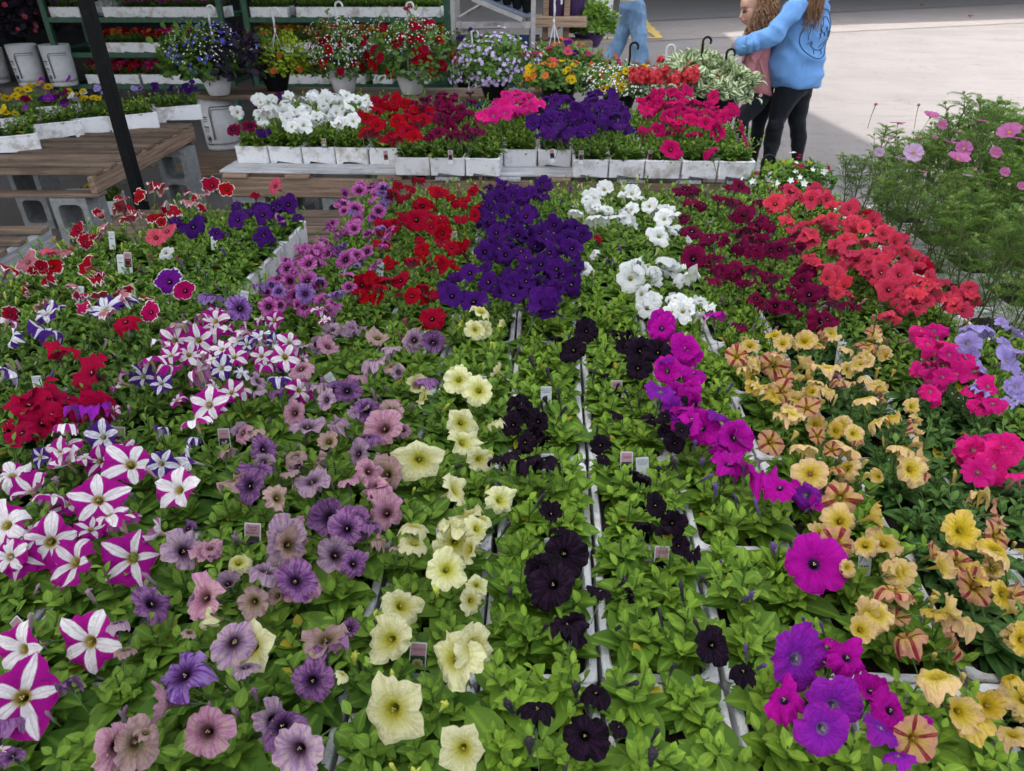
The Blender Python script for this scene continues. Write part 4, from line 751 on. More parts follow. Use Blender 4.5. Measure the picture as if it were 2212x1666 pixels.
put_tag('w', 706, 808, .71, 'slanted white tag leaning between lilac and star petunias', -.6)
for (u, v, z, l_, yw, lb) in ((1750, 985, .69, 0, .2, 'white tag under the pale yellow trumpets in the middle right'), (1870, 1192, .68, 0, 0, 'white tag below a peach edged trumpet right of the big magenta bloom'), (2068, 1215, .68, 0, 0, 'white tag right under the golden yellow bloom'),
                              (1972, 1480, .67, -.1, 0, 'white tag at the lower right tray corner'), (1633, 735, .70, .2, .4, 'white tag behind the first yellow petunias'), (912, 716, .71, 0, 0, 'white tag just below the lowest scarlet petunia'),
                              (822, 565, .72, .1, 0, 'white tag between orchid and scarlet petunias'), (461, 500, .73, 0, 0, 'white tag near the indigo blossoms at upper left'), (259, 550, .72, 0, 0, 'white tag in the leafy middle of the left bed'),
                              (173, 618, .71, .1, 0, 'white tag near the left edge below red edged petunias'), (282, 617, .71, -.1, 0, 'small white tag above the indigo star petunias'), (529, 628, .72, .3, .3, 'white tag at the foam tray end beside the orchid petunias'),
                              (1452, 632, .73, 0, .3, 'white tag among the white petunias'), (240, 500, .72, 0, 0, 'white tag in front of the grey cinder block'), (1820, 738, .70, .1, 0, 'white tag below the wine red bloom')):
    put_tag('w', u, v, z, lb, l_, yaw=yw, s=.95)
for (u, v, cl, lb) in ((699, 300, 'W', 'tag at the front of the white petunias on the plank table'), (779, 298, 'R', 'tag beside the first red petunias on the plank table'), (832, 325, 'R', 'tag in the red petunia tray at the front of the plank table'),
                       (973, 325, 'U', 'tag in the wine red tray at the front of the plank table'), (1191, 322, 'P', 'tag at the left end of the purple petunias on the plank table'), (1256, 325, 'P', 'tag under the purple petunias on the plank table'), (1406, 324, 'h', 'tag under the rose petunias on the plank table')):
    put_tag('p', u, v, .735, lb, rnd.uniform(-.2, .2), cl, s=.95)
put_tag('p', 739, 548, .73, 'pink tag among the orchid petunias', 0, 'G')
put_tag('p', 275, 545, .72, 'dark pink tag beside a white tag in the left bed', 0, 'E')
put_tag('p', 979, 500, .74, 'pale pink tag beside scarlet petunias in the back row', 0, 'R')
# ------------------------------------------------------------------ cinder blocks and pallets
def block_mesh():
    bm_ = MB(); W_, D_, H_ = .19, .19, .40
    # standing block, two cores open to the front: build as frame
    b = bmesh.new()
    def ring(y): 
        out = [b.verts.new((x, y, z)) for x, z in ((-W_ / 2, 0), (W_ / 2, 0), (W_ / 2, H_), (-W_ / 2, H_))]
        holes = []
        for z0, z1 in ((.035, .183), (.217, .365)):
            hp = []; w2 = W_ / 2 - .032; r_ = .028
            for cx, cz, a0 in ((w2 - r_, z1 - r_, 0), (-w2 + r_, z1 - r_, 90), (-w2 + r_, z0 + r_, 180), (w2 - r_, z0 + r_, 270)):
                for k in range(4): a = R(a0 + 30 * k); hp.append(b.verts.new((cx + r_ * math.cos(a), y, cz + r_ * math.sin(a))))
            holes.append(hp)
        es = []
        for lp in [out] + holes:
            for i in range(len(lp)): es.append(b.edges.new((lp[i], lp[(i + 1) % len(lp)])))
        bmesh.ops.triangle_fill(b, use_beauty=True, edges=es); return out, holes
    o1, h1 = ring(-D_ / 2); o2, h2 = ring(D_ / 2)
    for A, B_ in [(o1, o2)] + list(zip(h1, h2)):
        for i in range(len(A)): b.faces.new((A[i], A[(i + 1) % len(A)], B_[(i + 1) % len(A)], B_[i]))
    bmesh.ops.recalc_face_normals(b, faces=b.faces[:])
    me = bpy.data.meshes.new('cinder_block'); b.to_mesh(me); b.free(); me.materials.append(concrete); return me
BLK = block_mesh()
def block(x, y, z, rz, label, s=1.0):
    return tag(inst('cinder_block', BLK, None, None, (x, y, z), (0, 0, rz), (s, s, s)), label, 'cinder block', 'cinder blocks under the tables')
def board(parent, name, c, d, mat, rz=0):
    b = MB(); b.box((0, 0, 0), d, bev=.003); o = b.obj(name, mat, parent); o.location = c; o.rotation_euler = (0, 0, rz); return o
def pallet(name, x1, y0, z1, wx, ly, label, n=9, deck=wood_x, side=wood_y, gap=.075, rz=0, hs=.095, front_name='stringer', cat='pallet'):
    """x1: right edge, y0: front edge, z1: top"""
    t = empty(name, (x1, y0, z1), rz, label, cat)
    bw = ly / n
    for k in range(n):
        jx = rnd.uniform(-.012, .012)
        board(t, 'deck_board', (-wx / 2 + jx, bw * (k + .5), -.011 + rnd.uniform(-.002, .002)), (wx, bw - gap - rnd.uniform(0, .012), .022), deck)
    for k, xx in enumerate((-.03, -wx / 2, -wx + .03)): board(t, 'stringer', (xx, ly / 2, -.024 - hs / 2), (.038, ly - .01, hs), side)
    for k in range(3): board(t, 'bottom_board', (-wx / 2, .05 + (ly - .1) * k / 2, -.036 - hs), (wx - .01, .095, .020), deck)
    return t
# left slatted table
pallet('pallet_table', -2.36, 4.02, .58, 1.75, 1.47, 'weathered grey pallet table carrying the pansy trays at the left', 9)
block(-2.56, 4.13, .0, 0, 'cinder block under the front right corner of the weathered pallet table', 1.09)
block(-2.46, 5.30, .0, 0, 'cinder block under the rear right corner of the weathered pallet table', 1.09)
block(-3.95, 4.13, .0, 0, 'cinder block under the front left of the weathered pallet table', 1.09)
block(-3.3, 4.9, .0, 0, 'cinder block in the dark beneath the middle of the pansy table', 1.09)
# white painted pallet at left edge
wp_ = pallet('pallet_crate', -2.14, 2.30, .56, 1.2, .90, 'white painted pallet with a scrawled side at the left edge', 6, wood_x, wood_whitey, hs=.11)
o = inst('lettering', text_mesh('BOK', .055, simple('graffiti_ink', (.17, .17, .18), .9)), wp_, loc=(-.0095, .74, -.075), rot=(R(90), 0, R(90)))
block(-2.3, 2.5, 0, 0, 'cinder block under the white painted pallet', 1.0); block(-2.3, 3.0, 0, 0, 'rear cinder block under the white painted pallet', 1.0)
b = MB(); b.box((-.25, 0, .075), (.5, .12, .15), bev=.004); tag(b.obj('timber_block', wood_y, None, loc=(-2.16, 3.29, .0)), 'short timber offcut behind the white painted pallet', 'timber')
# main bed table of pallet boards
t = empty('plank_table', (0, 1.8, .505), 0, 'long plank table under the big petunia bed', 'table')
for k in range(26): board(t, 'deck_board', (.14, -1.46 + .128 * k, -.015), (4.24, .112, .022), wood_x)
for xx in (-1.9, -.9, .1, 1.1, 2.2): board(t, 'stringer', (xx, .06, -.075), (.045, 3.3, .098), wood_y)
for k, (xx, yy) in enumerate([(a, c) for a in (-1.86, -.35, 1.1, 2.12) for c in (.6, 1.9, 3.2)]):
    block(xx, yy, 0, 0, f'cinder block in {["the near", "the middle", "the far"][k % 3]} row under the {["left end", "left half", "right half", "right end"][k // 3]} of the petunia table', .95)
# white plank table in the middle distance
t = empty('plank_table', BO, math.atan2(-.05, .9986), 'white painted plank table carrying four rows of petunia trays', 'table')
for k in range(7): board(t, 'deck_board', (1.46, .03 + .085 + .178 * k, .573), (2.98 + rnd.uniform(-.03, .03), .168, .014), wood_white)
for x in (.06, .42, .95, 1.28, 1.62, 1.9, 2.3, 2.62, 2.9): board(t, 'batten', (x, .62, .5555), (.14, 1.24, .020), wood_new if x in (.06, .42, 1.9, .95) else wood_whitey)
fb = board(t, 'front_board', (1.46, .035, .490), (2.97, .035, .110), wood_new)
board(t, 'rear_board', (1.46, 1.2, .482), (2.97, .035, .106), wood_new); board(t, 'lower_board', (.8, .03, .22), (1.55, .09, .022), wood_new)
stamp = simple('burnt_stamp', (.13, .085, .055), .9)
inst('lettering', text_mesh('ETALE', .052, stamp), t, loc=(1.25, .0155, .515), rot=(R(90), 0, 0)); inst('lettering', text_mesh('BLL', .052, stamp), t, loc=(1.30, .0155, .462), rot=(R(90), 0, 0))
for k, x in enumerate((.1, .62, 1.45, 2.3, 2.85)):
    for yy in (.14, 1.1):
        pp = t.matrix_basis @ Vector((x, yy, 0)); pp = BO + BX * x + BYv * yy
        block(pp.x, pp.y, 0.02, R(-3 + (8 if k == 1 else 0)), f'{["front", "rear"][yy > 1]} cinder block, {ORD[k]} from the left under the white plank table', 1.02)
# black post
b = MB(); b.box((0, 0, 1.4), (.058, .058, 2.8), bev=.006); tag(b.obj('tent_post', black_metal, None, loc=(-2.02, 3.80, 0)), 'black square metal post in front of the pallet table', 'post')
# ------------------------------------------------------------------ pansy trays on the pallet table
def dots_mesh(name, pts, size, mats, petals=5, g=rnd):
    b = MB()
    for p, n in pts:
        n = Vector(n).normalized(); q = n.to_track_quat('Z', 'Y') @ Quaternion((0, 0, 1), g.uniform(0, 6.28)); s = size * g.uniform(.7, 1.2); m = g.randrange(len(mats)); p = Vector(p)
        vs = [p - n * s * .2]; N = petals * 2
        for k in range(N):
            a = 2 * math.pi * k / N; r_ = s * (1 if k % 2 == 0 else (.8 if size < .012 or size > .02 else .55)); vs.append(p + q @ Vector((r_ * math.cos(a), r_ * math.sin(a), s * g.uniform(-.1, .25))))
        b.add(vs, [(0, 1 + k, 1 + (k + 1) % N) for k in range(N)], m, [(0, .3)] + [(k / N, 1) for k in range(N)])
    return b.mesh(name, mats)
TD = {d['o'].name: d for d in TRAYS}
def extra_tray(x, y, z, rz, label, fol='dense', leaf='mid', s=1.0, group=None, cat='flower tray'):
    t = empty('flower_tray', (x, y, z), rz, label, cat, group); t.scale = (s, s, s)
    inst('foam_box', rnd.choice(TRAY), t); inst('soil', SOIL, t)
    if fol: inst('foliage', rnd.choice(FOL[fol]), t, LM[leaf], scale=(1, 1, .85))
    return t
lt = [((12, 335), 35, 'yellow and dark pansies at the far left of the pallet table', 'qqmP'), ((112, 303), 33, 'dark purple and yellow pansies, second from left on the pallet table', 'qPmU'), ((196, 290), 20, 'white, yellow and lavender pansies behind the black post', 'qWAq'),
      ((283, 283), 28, 'green pansy plants with few lavender blooms on the pallet table', 'Ag'), ((384, 263), 22, 'deep violet sweet william at the rear right corner of the pallet table', 'PPP'), ((30, 290), 30, 'bright yellow pansies in the rear row of the pallet table', 'qqq'), ((120, 262), 30, 'yellow pansies in the rear row left of the black post', 'qqm')]
for k, ((u, v), ang, lab, cols) in enumerate(lt):
    c = P(u, v, .58); rz = -R(52 - ang * .0); t = extra_tray(c.x - .06, c.y + .17, .58 + .095, R(-58 + rnd.uniform(-4, 4)) if k != 4 else R(-60), 'foam tray of ' + lab, 'dense', 'mid', 1.12, 'foam trays on the pallet table')
    for q in range(11 if k not in (3,) else 6):
        n = Vector((rnd.uniform(-.5, .5), -.5, .8)).normalized().to_track_quat('Z', 'Y')
        cde = rnd.choice(cols)
        inst('blossom', rnd.choice(LOW['open']), t, PM[cde], (rnd.uniform(-.09, .09), rnd.uniform(-.13, .13), rnd.uniform(.085, .15)), Quaternion((0, 0, 1), R(58)) @ n, rnd.uniform(.020, .033))
# under table tray with yellow pansies
t = extra_tray(-2.75, 4.75, .24, R(20), 'foam tray of yellow pansies in the shade below the pallet table', 'dense', 'dark', 1, 'foam trays on the pallet table')
for q in range(7): inst('blossom', rnd.choice(LOW['open']), t, PM['q'], (rnd.uniform(-.08, .08), rnd.uniform(-.12, .12), .1), (R(30), 0, 0), .03)
b = MB(); b.box((0, 0, .07), (.5, .4, .14), bev=.004); tag(b.obj('timber_block', wood_y, None, loc=(-2.75, 4.75, 0)), 'low timber block carrying the shaded pansy tray', 'timber')
# ------------------------------------------------------------------ cosmos
def cosmos_mesh(seed, H):
    g = random.Random(seed); L = MB(); S = MB()
    def thread(p, d, ln, w_):
        d = d.normalized(); s_ = d.cross(Vector((g.uniform(-.3, .3), g.uniform(-.3, .3), 1))).normalized() * w_
        m1 = p + d * ln * .5 + Vector((0, 0, .004)); e = p + d * ln
        L.add([p - s_, p + s_, m1 + s_, m1 - s_, e], [(0, 1, 2, 3), (3, 2, 4)], 0, [(g.random() * .9, .5)] * 5)
    def leaf(p, d, ln, up=.3):
        d = d.normalized(); side = d.cross(Vector((0, 0, 1))).normalized(); n = 7
        pts = [p + d * ln * t + Vector((0, 0, ln * (up * t - .45 * t * t))) for t in (0, .33, .66, 1)]
        L.tube(pts, [.0011, .0009, .0007, .0004], 3, 0, cap=False)
        for k in range(1, n + 1):
            t = k / (n + .5); q = p + d * ln * t + Vector((0, 0, ln * (up * t - .45 * t * t)))
            for s_ in (-1, 1):
                dd = (d * .8 + side * s_ * .9 + Vector((0, 0, g.uniform(0, .35)))).normalized(); tl = ln * .42 * (1 - .55 * t) * g.uniform(.8, 1.2)
                thread(q, dd, tl, .0010)
                if k < 6: thread(q + dd * tl * .45, (dd + d * .9).normalized(), tl * .5, .0008); thread(q + dd * tl * .5, (dd - d * .3 + side * s_ * .4).normalized(), tl * .45, .0008)
        thread(pts[-1], d, ln * .18, .0008)
    def stem(p, d, ln, r_, n, depth_=0):
        bend = Vector((g.uniform(-.12, .12), g.uniform(-.12, .12), 0)); pts = [p + d * ln * t + bend * ln * t * t for t in (0, .25, .5, .75, 1)]
        S.tube(pts, [r_, r_ * .9, r_ * .75, r_ * .6, r_ * .45], 5, 0, cap=False)
        for k in range(n):
            t = (k + .8) / (n + .3); q = p + d * ln * t + bend * ln * t * t; a = k * 1.57 + g.uniform(-.3, .3)
            for s_ in (0, math.pi):
                dv = Vector((math.cos(a + s_), math.sin(a + s_), g.uniform(.15, .7))); leaf(q, dv, g.uniform(.055, .10) * (1.15 - .5 * t))
                if depth_ == 0 and k > 0 and g.random() < .55: stem(q, (Vector((math.cos(a + s_), math.sin(a + s_), 0)) * .5 + Vector((0, 0, 1))).normalized(), ln * (1 - t) * .8 + .05, r_ * .55, 3, 1)
        e = pts[-1]
        S.ell(e, (.0065, .0065, .006), 7, 5, 1)
        for k in range(6): thread(e, Vector((math.cos(k), math.sin(k), .5)), .02, .0009)
    stem(Vector((0, 0, 0)), Vector((g.uniform(-.08, .08), g.uniform(-.08, .08), 1)).normalized(), H, .0042, 8)
    return L.mesh('foliage', LM['fern']), S.mesh('stem', [simple('cosmos_stem', (.10, .13, .045), .6, .3), simple('cosmos_bud', (.14, .17, .05), .7, .4)])
COS = [cosmos_mesh(70 + k, h) for k, h in enumerate((.34, .40, .46, .52, .43, .56))]
COS_T = []
for r_ in range(6):
    for k in range(4):
        x, y = 1.555 + .199 * k + (.012 * r_), 1.72 + .297 * r_
        if x > .727 * (.857 * y + .515) + .3: continue
        t = empty('cosmos_tray', (x, y, RIM), R(-2), None, 'flower tray', 'cosmos trays')
        tag(t, f'foam tray of tall feathery cosmos, {ORD[k]} column beside the coral petunias, {ORD[r_]} row back')
        inst('foam_box', rnd.choice(TRAY), t); inst('soil', SOIL, t); COS_T.append((t, x, y))
        for q in range(6 if rnd.random() < .6 else 5):
            m_ = rnd.choice(COS if (r_ < 5 and k > 0) else COS[:3]); lx, ly = (q % 2 - .5) * .085 + rnd.uniform(-.01, .01), (q // 2 - 1) * .085 + rnd.uniform(-.01, .01); rz = rnd.uniform(0, 6.28)
            s_ = rnd.uniform(.75, 1.05) * (.86 if k == 0 else 1)
            o = inst('plant_stem', m_[1], t, loc=(lx, ly, -.022), rot=(rnd.uniform(-.12, .12) - (.12 if k == 0 else 0) * 0, rnd.uniform(-.12, .12) - (.10 if k == 0 else 0), rz), scale=s_)
            inst('foliage', m_[0], o)
pink_cos = petal_mat('petal_cosmos_pink', (.56, .11, .38), edge=(.60, .17, .44), vein=(.42, .06, .28), vs=.4, throat=(.5, .1, .35), tr=.3)
pale_cos = petal_mat('petal_cosmos_pale', (.58, .38, .60), edge=(.62, .44, .64), vein=(.45, .25, .5), vs=.4, throat=(.5, .2, .5), tr=.3)
def cosmos_flower(seed, cup):
    g = random.Random(seed); b = MB(); nu, nv = 5, 6
    for k in range(8):
        a0 = k * math.pi / 4 + g.uniform(-.06, .06); tilt = cup + g.uniform(-.12, .15); vs = []; uvs = []
        for j in range(nv):
            t = j / (nv - 1); hw = .36 * math.sin(min(1, t * 1.15 + .06) * 1.9) if t < 1 else .30
            for i in range(nu):
                e = (i / (nu - 1) - .5) * 2; r_ = .12 + .88 * t - (.05 * abs(math.sin(e * 4)) if j == nv - 1 else 0) - .07 * e * e * t
                x, y = r_, e * hw * .95; z = tilt * t + .05 * e * e + g.uniform(-.012, .012) + (k % 2) * .02
                vs.append((x * math.cos(a0) - y * math.sin(a0), x * math.sin(a0) + y * math.cos(a0), z)); uvs.append((k / 8 + (e + 1) / 16 * .98, .5 + .5 * t))
        b.add(vs, [(j * nu + i, j * nu + i + 1, (j + 1) * nu + i + 1, (j + 1) * nu + i) for j in range(nv - 1) for i in range(nu - 1)], 0, uvs)
    for k in range(26):
        a = k * 2.4; r_ = .16 * math.sqrt(k / 26); b.ell((r_ * math.cos(a), r_ * math.sin(a), .05), (.028, .028, .06), 5, 3, 1)
    b.tube([(0, 0, .02), (0, 0, -.12), (0, .03, -.2), (.05, .2, -2.2), (.05, .3, -4)], [.12, .13, .03, .022, .02], 6, 2)
    return b.mesh('cosmos_flower', [pink_cos, simple('cosmos_centre', (.60, .34, .02), .7, .3), stem_m])
CF = [cosmos_flower(k, c) for k, c in enumerate((.12, .30, -.05, .45))]
for u, v, w_, fc, mt, Y in ((2010, 253, 46, 'b', 0, 2.75), (1940, 266, 44, 's', 0, 2.8), (2062, 312, 60, 'u', 0, 2.45), (2081, 322, 50, 'f', 0, 2.4), (2068, 346, 62, 'b', 0, 2.35), (2180, 288, 64, 'l', 0, 2.4), (1899, 329, 30, 'f', 1, 2.6), (1972, 331, 58, 'f', 1, 2.5), (1950, 345, 44, 'u', 1, 2.5), (2206, 402, 26, 'f', 0, 2.0), (2018, 298, 20, 'b', 0, 2.6), (2196, 300, 40, 'u', 0, 2.5), (2120, 262, 34, 'u', 0, 2.6), (2035, 270, 30, 'f', 0, 2.7), (2150, 330, 36, 'f', 0, 2.4), (1920, 300, 26, 'u', 0, 2.7), (2090, 380, 30, 'u', 1, 2.2), (2170, 372, 30, 'f', 0, 2.2), (1995, 372, 26, 'u', 0, 2.4)):
    p = PY(u, v, Y); n = Vector({'f': (0, -.75, .6), 'u': (.1, .1, 1), 'b': (.1, -.25, .9), 's': (0, .12, 1), 'l': (-.5, -.3, .8)}[fc]).normalized()
    par = min(COS_T, key=lambda e: (e[1] - p.x) ** 2 + (e[2] - p.y) ** 2); q = Matrix.Rotation(R(2), 4, 'Z') @ (p - Vector((par[1], par[2], RIM)))
    inst('blossom', CF[0 if fc in 'fu' else (2 if fc == 's' else 1)], par[0], pale_cos if mt else pink_cos, q, Quaternion((0, 0, 1), R(2)) @ n.to_track_quat('Z', 'Y'), w_ / 2 * depth(p) / F * .78)
budp = simple('cosmos_pink_bud', (.34, .14, .18), .7, .4); bm_ = MB(); bm_.ell((0, 0, 0), (1, 1, .85), 8, 6); bm_.tube([(0, 0, -.5), (0, .3, -6), (.5, .5, -14)], [.3, .16, .14], 5, 1); bm_ = bm_.mesh('cosmos_bud', [budp, stem_m])
for k in range(34):
    par = rnd.choice(COS_T[4:]); inst('bud', bm_, par[0], None, (rnd.uniform(-.1, .1), rnd.uniform(-.14, .14), rnd.uniform(.30, .50)), (rnd.uniform(-.4, .4), rnd.uniform(-.4, .4), 0), rnd.uniform(.006, .009))
# ------------------------------------------------------------------ hanging baskets and pots
hook_w, hook_k, hook_g = white_plastic, dark_plastic, simple('clear_plastic', (.50, .52, .52), .25, .05)
def hook(par, base_z, top, rad, mat, rods=3, off=(0, 0), flip=1):
    b = MB(); tz = top.z; x, y = top.x, top.y; r_ = .030
    arc = [Vector((x, y, tz - .16)), Vector((x + .004, y, tz - .09))] + [Vector((x + flip * r_ * (1 - math.cos(a)) * 1.0, y, tz - r_ + r_ * math.sin(a))) for a in np.linspace(0, math.pi * 1.18, 12)]
    b.tube(arc, [.006, .010] + [.0085] * 12, 7, 0)
    b.tube([Vector((x, y, tz - .155)), Vector((x, y, tz - .20))], [.010, .006], 7, 0)
    c = off
    for k in range(rods):
        a = k * 2 * math.pi / rods + .5
        b.tube([Vector((x, y, tz - .18)), Vector((c[0] + rad * math.cos(a), c[1] + rad * math.sin(a), base_z))], .0035, 5, 0)
    return b.obj('hanger_hook', mat, par, smooth=True)
def mound(name, par, c, rx, ry, rz_, n, ls, mat, g, low=-.35):
    L = []
    for k in range(n):
        u_ = g.uniform(low, 1); a = g.uniform(0, 6.283); s_ = math.sqrt(max(0, 1 - u_ * u_)); q = g.uniform(.5, 1.0) ** .6 * (1 + .16 * math.sin(a * 3 + u_ * 5 + len(L) * 0) + .10 * math.sin(a * 7 - u_ * 9)) * (1.18 if g.random() < .12 else 1)
        d = np.array([s_ * math.cos(a), s_ * math.sin(a), u_]); p = np.array([d[0] * rx * q, d[1] * ry * q, d[2] * rz_ * q]) + np.array(c)
        dd = d * .6 + np.array([g.uniform(-.7, .7), g.uniform(-.7, .7), g.uniform(-.3, .6)]); nn = d + np.array([g.uniform(-.5, .5), g.uniform(-.5, .5), g.uniform(.2, 1)])
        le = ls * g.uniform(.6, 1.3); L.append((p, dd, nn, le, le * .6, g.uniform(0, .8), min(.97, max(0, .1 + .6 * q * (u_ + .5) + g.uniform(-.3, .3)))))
    return inst(name, leaf_batch(L, name, mat), par)
def shell_pts(c, rx, ry, rz_, n, g, low=-.3, front=0, out=1.03):
    r_ = []
    while len(r_) < n:
        u_ = g.uniform(low, 1); a = g.uniform(0, 6.283); s_ = math.sqrt(1 - u_ * u_); d = Vector((s_ * math.cos(a), s_ * math.sin(a), u_))
        if front and d.y > front: continue
        q = out * (1 + .14 * math.sin(a * 3 + u_ * 5) + .08 * math.sin(a * 7 - u_ * 9)) * g.uniform(.86, 1.18); r_.append((Vector(c) + Vector((d.x * rx * q, d.y * ry * q, d.z * rz_ * q)), d + Vector((0, -.35, .3))))
    return r_
white_dot = simple('tiny_white_bloom', (.72, .74, .72), .7, .05); blue_dot = simple('tiny_blue_bloom', (.08, .06, .50), .6, .2); lav_dot = simple('lavender_bloom', (.46, .38, .60), .7, .2)
POTS = 0
def pot_mesh(r_, h_, mat):
    b = MB(); b.lathe([(0, 0), (r_ * .55, 0), (r_ * .62, .008), (r_ * .90, h_ * .75), (r_ * .97, h_ * .94), (r_ * 1.04, h_ * .95), (r_ * 1.04, h_), (r_ * .95, h_), (r_ * .90, h_ * .9), (0, h_ * .9)], 28)
    return b.mesh('pot', mat)
def basket(label, u, v, Y, rad, fol, leaf=.045, n=900, pot_mat=None, pot_r=.14, pot_h=.17, dots=(), blooms=(), hk=None, hz=None, mh=.9, cy=.0, spill=-.45, seed=0, name='hanging_basket', cat='hanging basket', group='hanging baskets', low=None, z0=None):
    """u,v: pot bottom centre on screen at distance Y"""
    g = random.Random(seed + 900); base = PY(u, v, Y)
    if z0 is not None: base = P(u, v, z0)
    t = empty(name, base, 0, label, cat, group)
    inst('pot', pot_mesh(pot_r, pot_h, pot_mat or white_plastic), t)
    c = (0, 0, pot_h + rad * mh * .35)
    fols = fol if isinstance(fol, (list, tuple)) else [fol]
    for k, f_ in enumerate(fols):
        cc = (c[0] + (k - (len(fols) - 1) / 2) * rad * .75, c[1] - .03 * k, c[2]); rr = rad * (1 if len(fols) == 1 else .7)
        mound('foliage', t, cc, rr, rr, rad * mh, int(n / len(fols)), leaf, f_, g, spill)
    for mats, nn, sz, lo in dots:
        b = dots_mesh('tiny_blooms', shell_pts(c, rad * 1.05, rad * 1.05, rad * mh * 1.1, nn, g, lo, .5), sz, mats, 5, g); o = inst('tiny_blooms', b, t); tag(o, kind='stuff')
    for cde, nn, sz, lo in blooms:
        for p, d in shell_pts(c, rad, rad, rad * mh, nn, g, lo, .25):
            inst('blossom', g.choice(LOW['open'] + LOW['ruffle']), t, PM[cde], p, d.to_track_quat('Z', 'Y'), sz * g.uniform(.85, 1.15))
    if hk:
        hu, hv, hm = hk; top = PY(hu, hv, Y) - base; hook(t, pot_h, top, pot_r, hm)
    return t, base
# bench of planks on buckets behind the white table
t = empty('plank_bench', (0, 6.75, .60), R(-2), 'rough plank bench behind the white table carrying hanging baskets', 'bench')
for k in range(3): board(t, 'deck_board', (-1.2, -.14 + .17 * k, -.02), (3.2, .155, .038), wood_x)
for k, x in enumerate((-1.2, .2)): block(x, 6.8, 0, 0, f'cinder block under the {["middle", "right end"][k]} of the plank bench', 1.4)
def bucket(label, u, v, z0, h_, r_, rz=0, Y=None):
    p = P(u, v, z0); t = empty('plastic_bucket', p, rz, label, 'bucket', 'white plastic buckets')
    b = MB(); b.lathe([(0, 0), (r_ * .86, 0), (r_ * .88, .02), (r_ * .875, .03), (r_ * .895, .04), (r_ * .89, .055), (r_ * .91, .07), (r_ * 1.0, h_), (r_ * .96, h_), (r_ * .9, h_ * .1), (0, h_ * .1)], 28); b.obj('shell', white_plastic, t, True)
    b = MB()
    def on(a, z, o=.003): rr = r_ * (.9 + .1 * z / h_) + o; return Vector((rr * math.sin(a), -rr * math.cos(a), z))
    fr = [(.05, .72), (.10, .80), (.8, .80)]; 
    for w0, o_ in ((.004, 0), (.0025, .05)):
        pts = [on(-.10 + o_ * 1.5, z) for z in np.linspace(h_ * .2, h_ * (.72 - o_), 8)] + [on(-.02 + o_, h_ * (.80 - o_))] + [on(a, h_ * (.81 - o_)) for a in np.linspace(.08 + o_, 1.2, 8)]
        b.tube(pts, w0, 4)
    for k, zz in enumerate((.62, .58, .54, .44, .40, .36)):
        b.tube([on(a, h_ * zz) for a in np.linspace(-.62, -.32, 5)], .0035 if k % 3 else .007, 4)
    b.tube([on(-.45 + .13 * math.cos(a), h_ * .22 + .03 * math.sin(a)) for a in np.linspace(0, 6.283, 14)], .003, 4)
    b.tube([on(-.5, h_ * .19), on(-.42, h_ * .25), on(-.38, h_ * .2)], .007, 4); b.tube([on(-.6, h_ * .11), on(-.3, h_ * .11)], .007, 4)
    b.obj('printed_label', simple('label_ink', (.035, .05, .08), .6, .2), t)
    return t
bucket('white bucket under the left end of the plank bench', 486, 318, .10, .475, .17)
b = MB(); b.box((0, 0, .05), (1.1, .5, .10), bev=.004); tag(b.obj('pallet_board', wood_new, None, loc=(-2.35, 6.45, 0)), 'low timber platform under the bench bucket', 'timber')
bucket('white bucket with a red badge at the far left', 72, 184, .4, .42, .155)
bucket('white bucket standing behind the green rack leg', 142, 184, .4, .42, .155)
bucket('white bucket in the dark beside the left frame edge', -4, 178, .4, .36, .15)
basket('white basket of blue lobelia and white flowers with black leaves, at left', 475, 205, 6.63, .30, [LM['shade'], LM['shade'], LM['black']], .07, 1100, dots=(([white_dot], 300, .007, .1), ([blue_dot], 110, .018, -.1)), hk=(445, 12, hook_w), z0=.6, mh=.85, seed=1)
basket('basket with a lime green mound and dark foliage left of the red baskets', 600, 196, 6.7, .30, [LM['shade'], LM['chart']], .035, 1700, dots=(([PM['T']], 7, .03, -.2),), hk=(586, 17, hook_w), z0=.6, mh=.72, seed=2, pot_mat=dark_plastic)
basket('white basket of red petunias and white mist, left of the two', 745, 200, 6.75, .24, LM['shade'], .045, 900, dots=(([white_dot], 480, .0065, -.1),), blooms=(('R', 20, .045, -.3),), hk=(723, 4, hook_w), z0=.6, mh=1.15, seed=3)
basket('white basket full of red petunias, right of the two', 890, 203, 6.7, .34, LM['shade'], .05, 1300, dots=(([white_dot], 300, .0065, .5),), blooms=(('R', 36, .048, -.35),), hk=(877, 5, hook_w), z0=.6, mh=.85, seed=4)
basket('dark basket of purple petunias in front of the rusty rack', 1010, 195, 7.0, .33, LM['shade'], .05, 1200, blooms=(('P', 16, .045, 0), ('R', 2, .03, 0)), hk=(1018, 66, hook_w), z0=.45, mh=.8, seed=5, pot_mat=dark_plastic)
basket('basket of pale lavender button flowers behind the pink petunias', 1070, 215, 6.3, .30, LM['shade'], .05, 1000, dots=(([lav_dot], 330, .019, -.4),), hk=(1012, 143, hook_w), mh=.7, seed=6, pot_mat=dark_plastic)
basket('large basket of pink and orange trailing flowers with a tall white hook', 1200, 222, 6.6, .40, [LM['blue'], LM['shade']], .045, 2400, dots=(([PM['T']], 60, .030, -.3), ([PM['H']], 10, .035, .3)), blooms=(('Q', 6, .05, .2), ('P', 5, .045, -.1)), hk=(1198, -4, hook_w), mh=.50, seed=7, pot_mat=dark_plastic)
basket('basket of orange bells with a black hook behind the purple petunias', 1205, 235, 5.75, .26, LM['shade'], .04, 800, dots=(([PM['T'], PM['T'], PM['q']], 34, .034, -.2),), hk=(1212, 142, hook_k), mh=.40, seed=8, pot_mat=dark_plastic)
